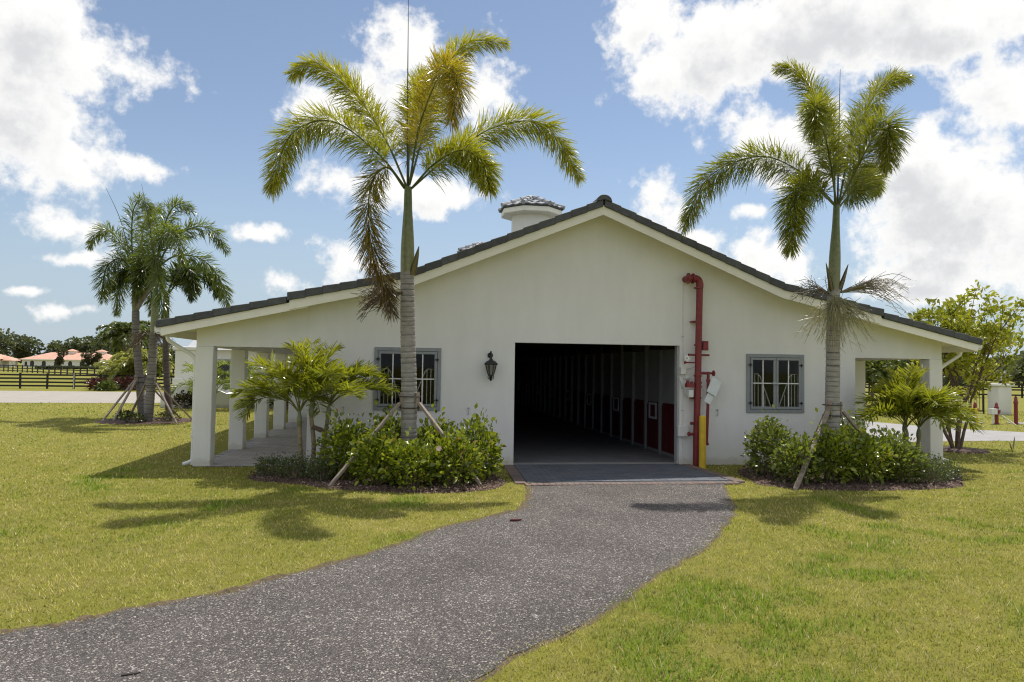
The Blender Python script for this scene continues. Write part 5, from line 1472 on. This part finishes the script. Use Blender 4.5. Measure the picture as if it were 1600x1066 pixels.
# ------------------------------------------------------------------ background, right
gt = empty('iron_gate', (20.6, 19.9, 0), math.atan2(-1.3, 4.3)); tag(gt, 'black iron bar gate beyond the light green tree', 'gate')
MB().box(0, 4.45, -.025, .025, .10, .16).build('rail', M['black'], gt); MB().box(0, 4.45, -.025, .025, 1.55, 1.61).build('rail', M['black'], gt); MB().box(0, .06, -.03, .03, -.05, 1.75).build('post', M['black'], gt); MB().box(4.39, 4.45, -.03, .03, -.05, 1.75).build('post', M['black'], gt)
bar = MB().tube([(0, 0, .12), (0, 0, 1.78)], .013, 6).mesh('bar', M['black'])
for k in range(34): inst('bar', bar, (.13+k*.1285, 0, 0), parent=gt)
gp2 = empty('gate_pillar', (25.35, 18.2, 0)); tag(gp2, 'white gate pillar with flat cap and lamp at the iron gate', 'pillar', 'white gate pillars')
MB().box(-.36, .36, -.36, .36, -.1, 1.38).build('shaft', M['stucco'], gp2, bevel=.02); MB().box(-.46, .46, -.46, .46, 1.38, 1.52).build('cap', M['stucco'], gp2, bevel=.03)
pl_ = empty('pillar_lamp', (25.35, 18.2, 1.52)); tag(pl_, 'small lantern on top of the white gate pillar', 'lamp')
MB().lathe((0, 0, 0), [(.06, 0), (.03, .03), (.03, .12), (.10, .14), (.11, .15)], 8).build('base', M['black'], pl_); MB().lathe((0, 0, .15), [(.10, 0), (.13, .22)], 8).build('shade', M['plastic'], pl_); MB().lathe((0, 0, .37), [(.17, 0), (.06, .10), (.02, .16)], 8).build('cap', M['black'], pl_)
hedge('hedge', (26.0, 16.9), (29.5, 15.5), 1.15, 1.0, 'green hedge in front of the white gate pillar at the right edge', 72, 1600, ((.07,.11,.02),(.20,.26,.05)), .13)
def standpipe(x, y, H, label, r=.068, arms=True):
    e = empty('fire_hydrant', (x, y, 0)); tag(e, label, 'hydrant', 'red hydrants by the driveway')
    MB().lathe((0, 0, 0), [(r*1.5, -.02), (r*1.5, .04), (r, .05), (r, H*.72), (r*1.2, H*.73), (r*1.2, H*.80), (r*.95, H*.82), (r*.8, H*.93), (r*.35, H)], 14).build('barrel', M['red'], e, smooth=True)
    if arms:
        MB().tube([(-r*2.2, 0, H*.62), (r*2.2, 0, H*.62)], r*.6, 10).build('outlet', M['red'], e, smooth=True); MB().tube([(0, -r*2, H*.55), (0, 0, H*.55)], r*.75, 10).build('outlet', M['red'], e, smooth=True)
standpipe(19.2, 11.5, .85, 'short red hydrant with a white box left of the tall red post')
standpipe(20.1, 11.55, 1.12, 'tall plain red standpipe post nearest the right edge', .07, False)
standpipe(20.4, 14.0, .75, 'small red hydrant behind the tall red standpipe')
standpipe(18.2, 12.6, 1.0, 'red hydrant half hidden by the light green tree branches')
bx_ = MB().box(-.12, .12, -.1, .1, .4, .62).tube([(-.0, 0, -.05), (0, 0, .42)], .03, 8).build('white_meter_box', M['white']); bx_.location = (18.95, 11.4, 0); tag(bx_, 'small white box on a stem beside the short red hydrant', 'box')
rod = MB().tube([(0, 0, .35), (.35, -.3, -.02)], .025, 8).build('white_pipe', M['white']); rod.location = (19.35, 11.4, 0); tag(rod, 'short slanting white pipe at the short red hydrant', 'pipe')
for x, y, w_ in ((18.6, 12.3, 1.0), (21.0, 11.8, 1.6)):
    pd = MB().box(-w_/2, w_/2, -.35, .35, -.05, .03).build('concrete_pad', M['conc']); pd.location = (x, y, 0); tag(pd, kind='structure')
yp = empty('marker_post', (17.2, 10.2, 0)); tag(yp, 'short yellow marker post by the driveway edge', 'post')
MB().tube([(0, 0, -.05), (0, 0, .66)], .042, 12).build('post', M['yellow'], yp, smooth=True); MB().lathe((0, 0, .66), [(.042, -.001), (.032, .03), (.01, .04)], 12).build('cap', M['yellow'], yp)
board_fence((18, 52), (52, 42), 14, 1.2, 'black board fence across the field seen through the right porch', 'board fences', 3, .13, .12)
board_fence((40, 95), (110, 72), 20, 1.3, 'farther dark board fence in the right hand field', 'board fences', 3, .18, .16)
TR = 'trees on the right skyline'
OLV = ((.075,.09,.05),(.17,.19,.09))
words = ['low dark tree', 'rounded olive tree', 'broad dark tree', 'airy olive tree', 'small dark tree']
where = ['behind the right porch wall', 'in the left part of the right porch opening', 'in the middle of the right porch opening', 'in the right part of the right porch opening', 'behind the right corner column', 'just right of the corner column', 'behind the light green tree stems', 'right of the light green tree stems', 'above the iron gate', 'above the gate pillar', 'right of the gate pillar', 'at the right picture edge']
for i in range(12):
    az = .585+i*.0165; az_tree(az, 150+12*((i*7) % 5), 5.2+1.6*((i*5) % 4)/3, 8.5, '%s on the skyline %s' % (words[i % 5], where[i]), TR, 120+i, n=900, col=OLV, cs=.75, trunk=.16, lumps=10, base=.05)
for i, (az, ds, H, W, lb) in enumerate([(.600, 62, 5.6, 5.0, 'dark bushy tree standing in the field behind the right porch'), (.642, 66, 5.4, 5.2, 'fuller green tree in the field behind the right clumping palm'), (.575, 70, 5.2, 5, 'dark tree mostly hidden by the right barn wall'), (.690, 75, 4.2, 4, 'grey green tree in the field behind the tree stems')]):
    az_tree(az, ds, H, W, lb, 'trees in the right hand field', 150+i, n=1500, col=((.05,.075,.022),(.16,.19,.05)), cs=.36, trunk=.14, lumps=12, base=.04)
hx0, hy0 = sector(.56, 240); hx1, hy1 = sector(.80, 240)
fw = hedge('distant_wood', (hx0, hy0), (hx1, hy1), 6.0, 8, 'far dark line of woods along the right horizon', 73, 2600, OLV, 1.6); fw['kind'] = 'stuff'
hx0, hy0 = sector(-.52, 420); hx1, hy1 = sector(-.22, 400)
fw = hedge('distant_wood', (hx0, hy0), (hx1, hy1), 4.0, 8, 'far dark line of woods along the left horizon', 74, 2600, HAZEG, 2.2); fw['kind'] = 'stuff'

# ------------------------------------------------------------------ grass
def grass():
    rg = np.random.default_rng(77)
    bands = [(3.2, 6, 3400, .040, .0068), (6, 9, 2300, .042, .0085), (9, 13, 1300, .044, .012), (13, 19, 560, .046, .018), (19, 30, 170, .05, .028), (30, 48, 45, .06, .05)]
    az0, az1 = .1396-.73, .1396+.73
    P = []; Hh = []; Ww = []
    for r0, r1, dens, h, w in bands:
        area = .5*(az1-az0)*(r1*r1-r0*r0); n = int(area*dens)
        r = np.sqrt(rg.uniform(r0*r0, r1*r1, n)); a = rg.uniform(az0, az1, n)
        x = CAM.x+np.sin(a)*r; y = CAM.y+np.cos(a)*r
        j = rg.normal(0, .06, (2, n))
        bad = pip(x+j[0], y+j[1], PATH) | pip(x, y, BLP) | pip(x, y, BRP) | pip(x, y, ARENA) | pip(x, y, DRIVE)
        bad |= (np.abs(x) < HC+.02) & (y > -.02)
        bad |= (x > -1.9) & (x < 2.02) & (y > -2.5) & (y <= 0)
        bad |= ((x-10.05)**2+(y-2.55)**2 < .5) | ((x+12.3)**2+(y-11.3)**2 < 1.9)
        bad |= (y > 0) & (np.abs(x) < 8.2) 
        x, y = x[~bad], y[~bad]; n = len(x)
        P.append(np.stack([x, y], 1)); Hh.append(h*rg.uniform(.45, 1.25, n)); Ww.append(w*rg.uniform(.7, 1.3, n))
    P = np.vstack(P); Hh = np.concatenate(Hh); Ww = np.concatenate(Ww); n = len(P)
    x, y = P[:, 0], P[:, 1]
    lush = vnoise(x, y, .55, 5)*.55+vnoise(x, y, 1.7, 6)*.45
    fine = vnoise(x, y, 6, 8)
    # thicker, greener weed patches
    patch = np.clip((vnoise(x, y, .8, 31)*.6+vnoise(x, y, 2.4, 32)*.4-.66)*6, 0, 1)
    for cx, cy, s in ((-3.3, -6.3, .8), (-1.0, -8.6, 1.0), (.6, -7.6, .7), (-1.6, -9.6, 1.0), (1.3, -6.6, .6)):
        patch = np.maximum(patch, np.clip(1.3-((x-cx)**2+(y-cy)**2)/s**2, 0, 1)*np.clip((vnoise(x, y, 3.2, 40)-.30)*3.6, 0, 1))
    Hh = Hh*(.85+.5*patch)*(.8+.4*fine)
    a = rg.uniform(0, 2*np.pi, n); lean = rg.uniform(.2, 1.4, n); Hh = Hh*(.78+.1*patch)
    dx, dy = np.cos(a), np.sin(a); s = np.stack([-dy, dx], 1)*Ww[:, None]*.5
    V = np.zeros((n, 3, 3), np.float32)
    V[:, 0, :2] = P-s; V[:, 1, :2] = P+s
    V[:, 2, 0] = x+dx*Hh*lean; V[:, 2, 1] = y+dy*Hh*lean; V[:, 2, 2] = Hh
    V[:, :2, 2] = -.002
    g = rg.random(n)
    straw = np.clip(.50+.9*(lush-.5)+.6*(fine-.5)+.7*(g-.5), 0, 1)[:, None]*(1-.85*patch[:, None])
    green = np.array((.25, .295, .03)); yell = np.array((.63, .54, .22)); weed = np.array((.22, .33, .03))
    c = green*(1-straw)+yell*straw
    c = c*(1-patch[:, None])+weed*patch[:, None]
    dead = (rg.random(n) < .08)[:, None]
    c = np.where(dead, np.array((.62, .52, .34)), c)*(rg.uniform(.55, 1.22, (n, 1))*(.78+.44*vnoise(x, y, 13, 51))[:, None])
    F = np.arange(n*3).reshape(-1, 3)
    o = np_mesh('lawn_grass', V.reshape(-1, 3), [F], M['grass'], tint=np.repeat(c, 3, 0))
    tag(o, 'short yellow green lawn grass around the barn', 'grass', kind='stuff')
    print('grass blades', n)
grass()
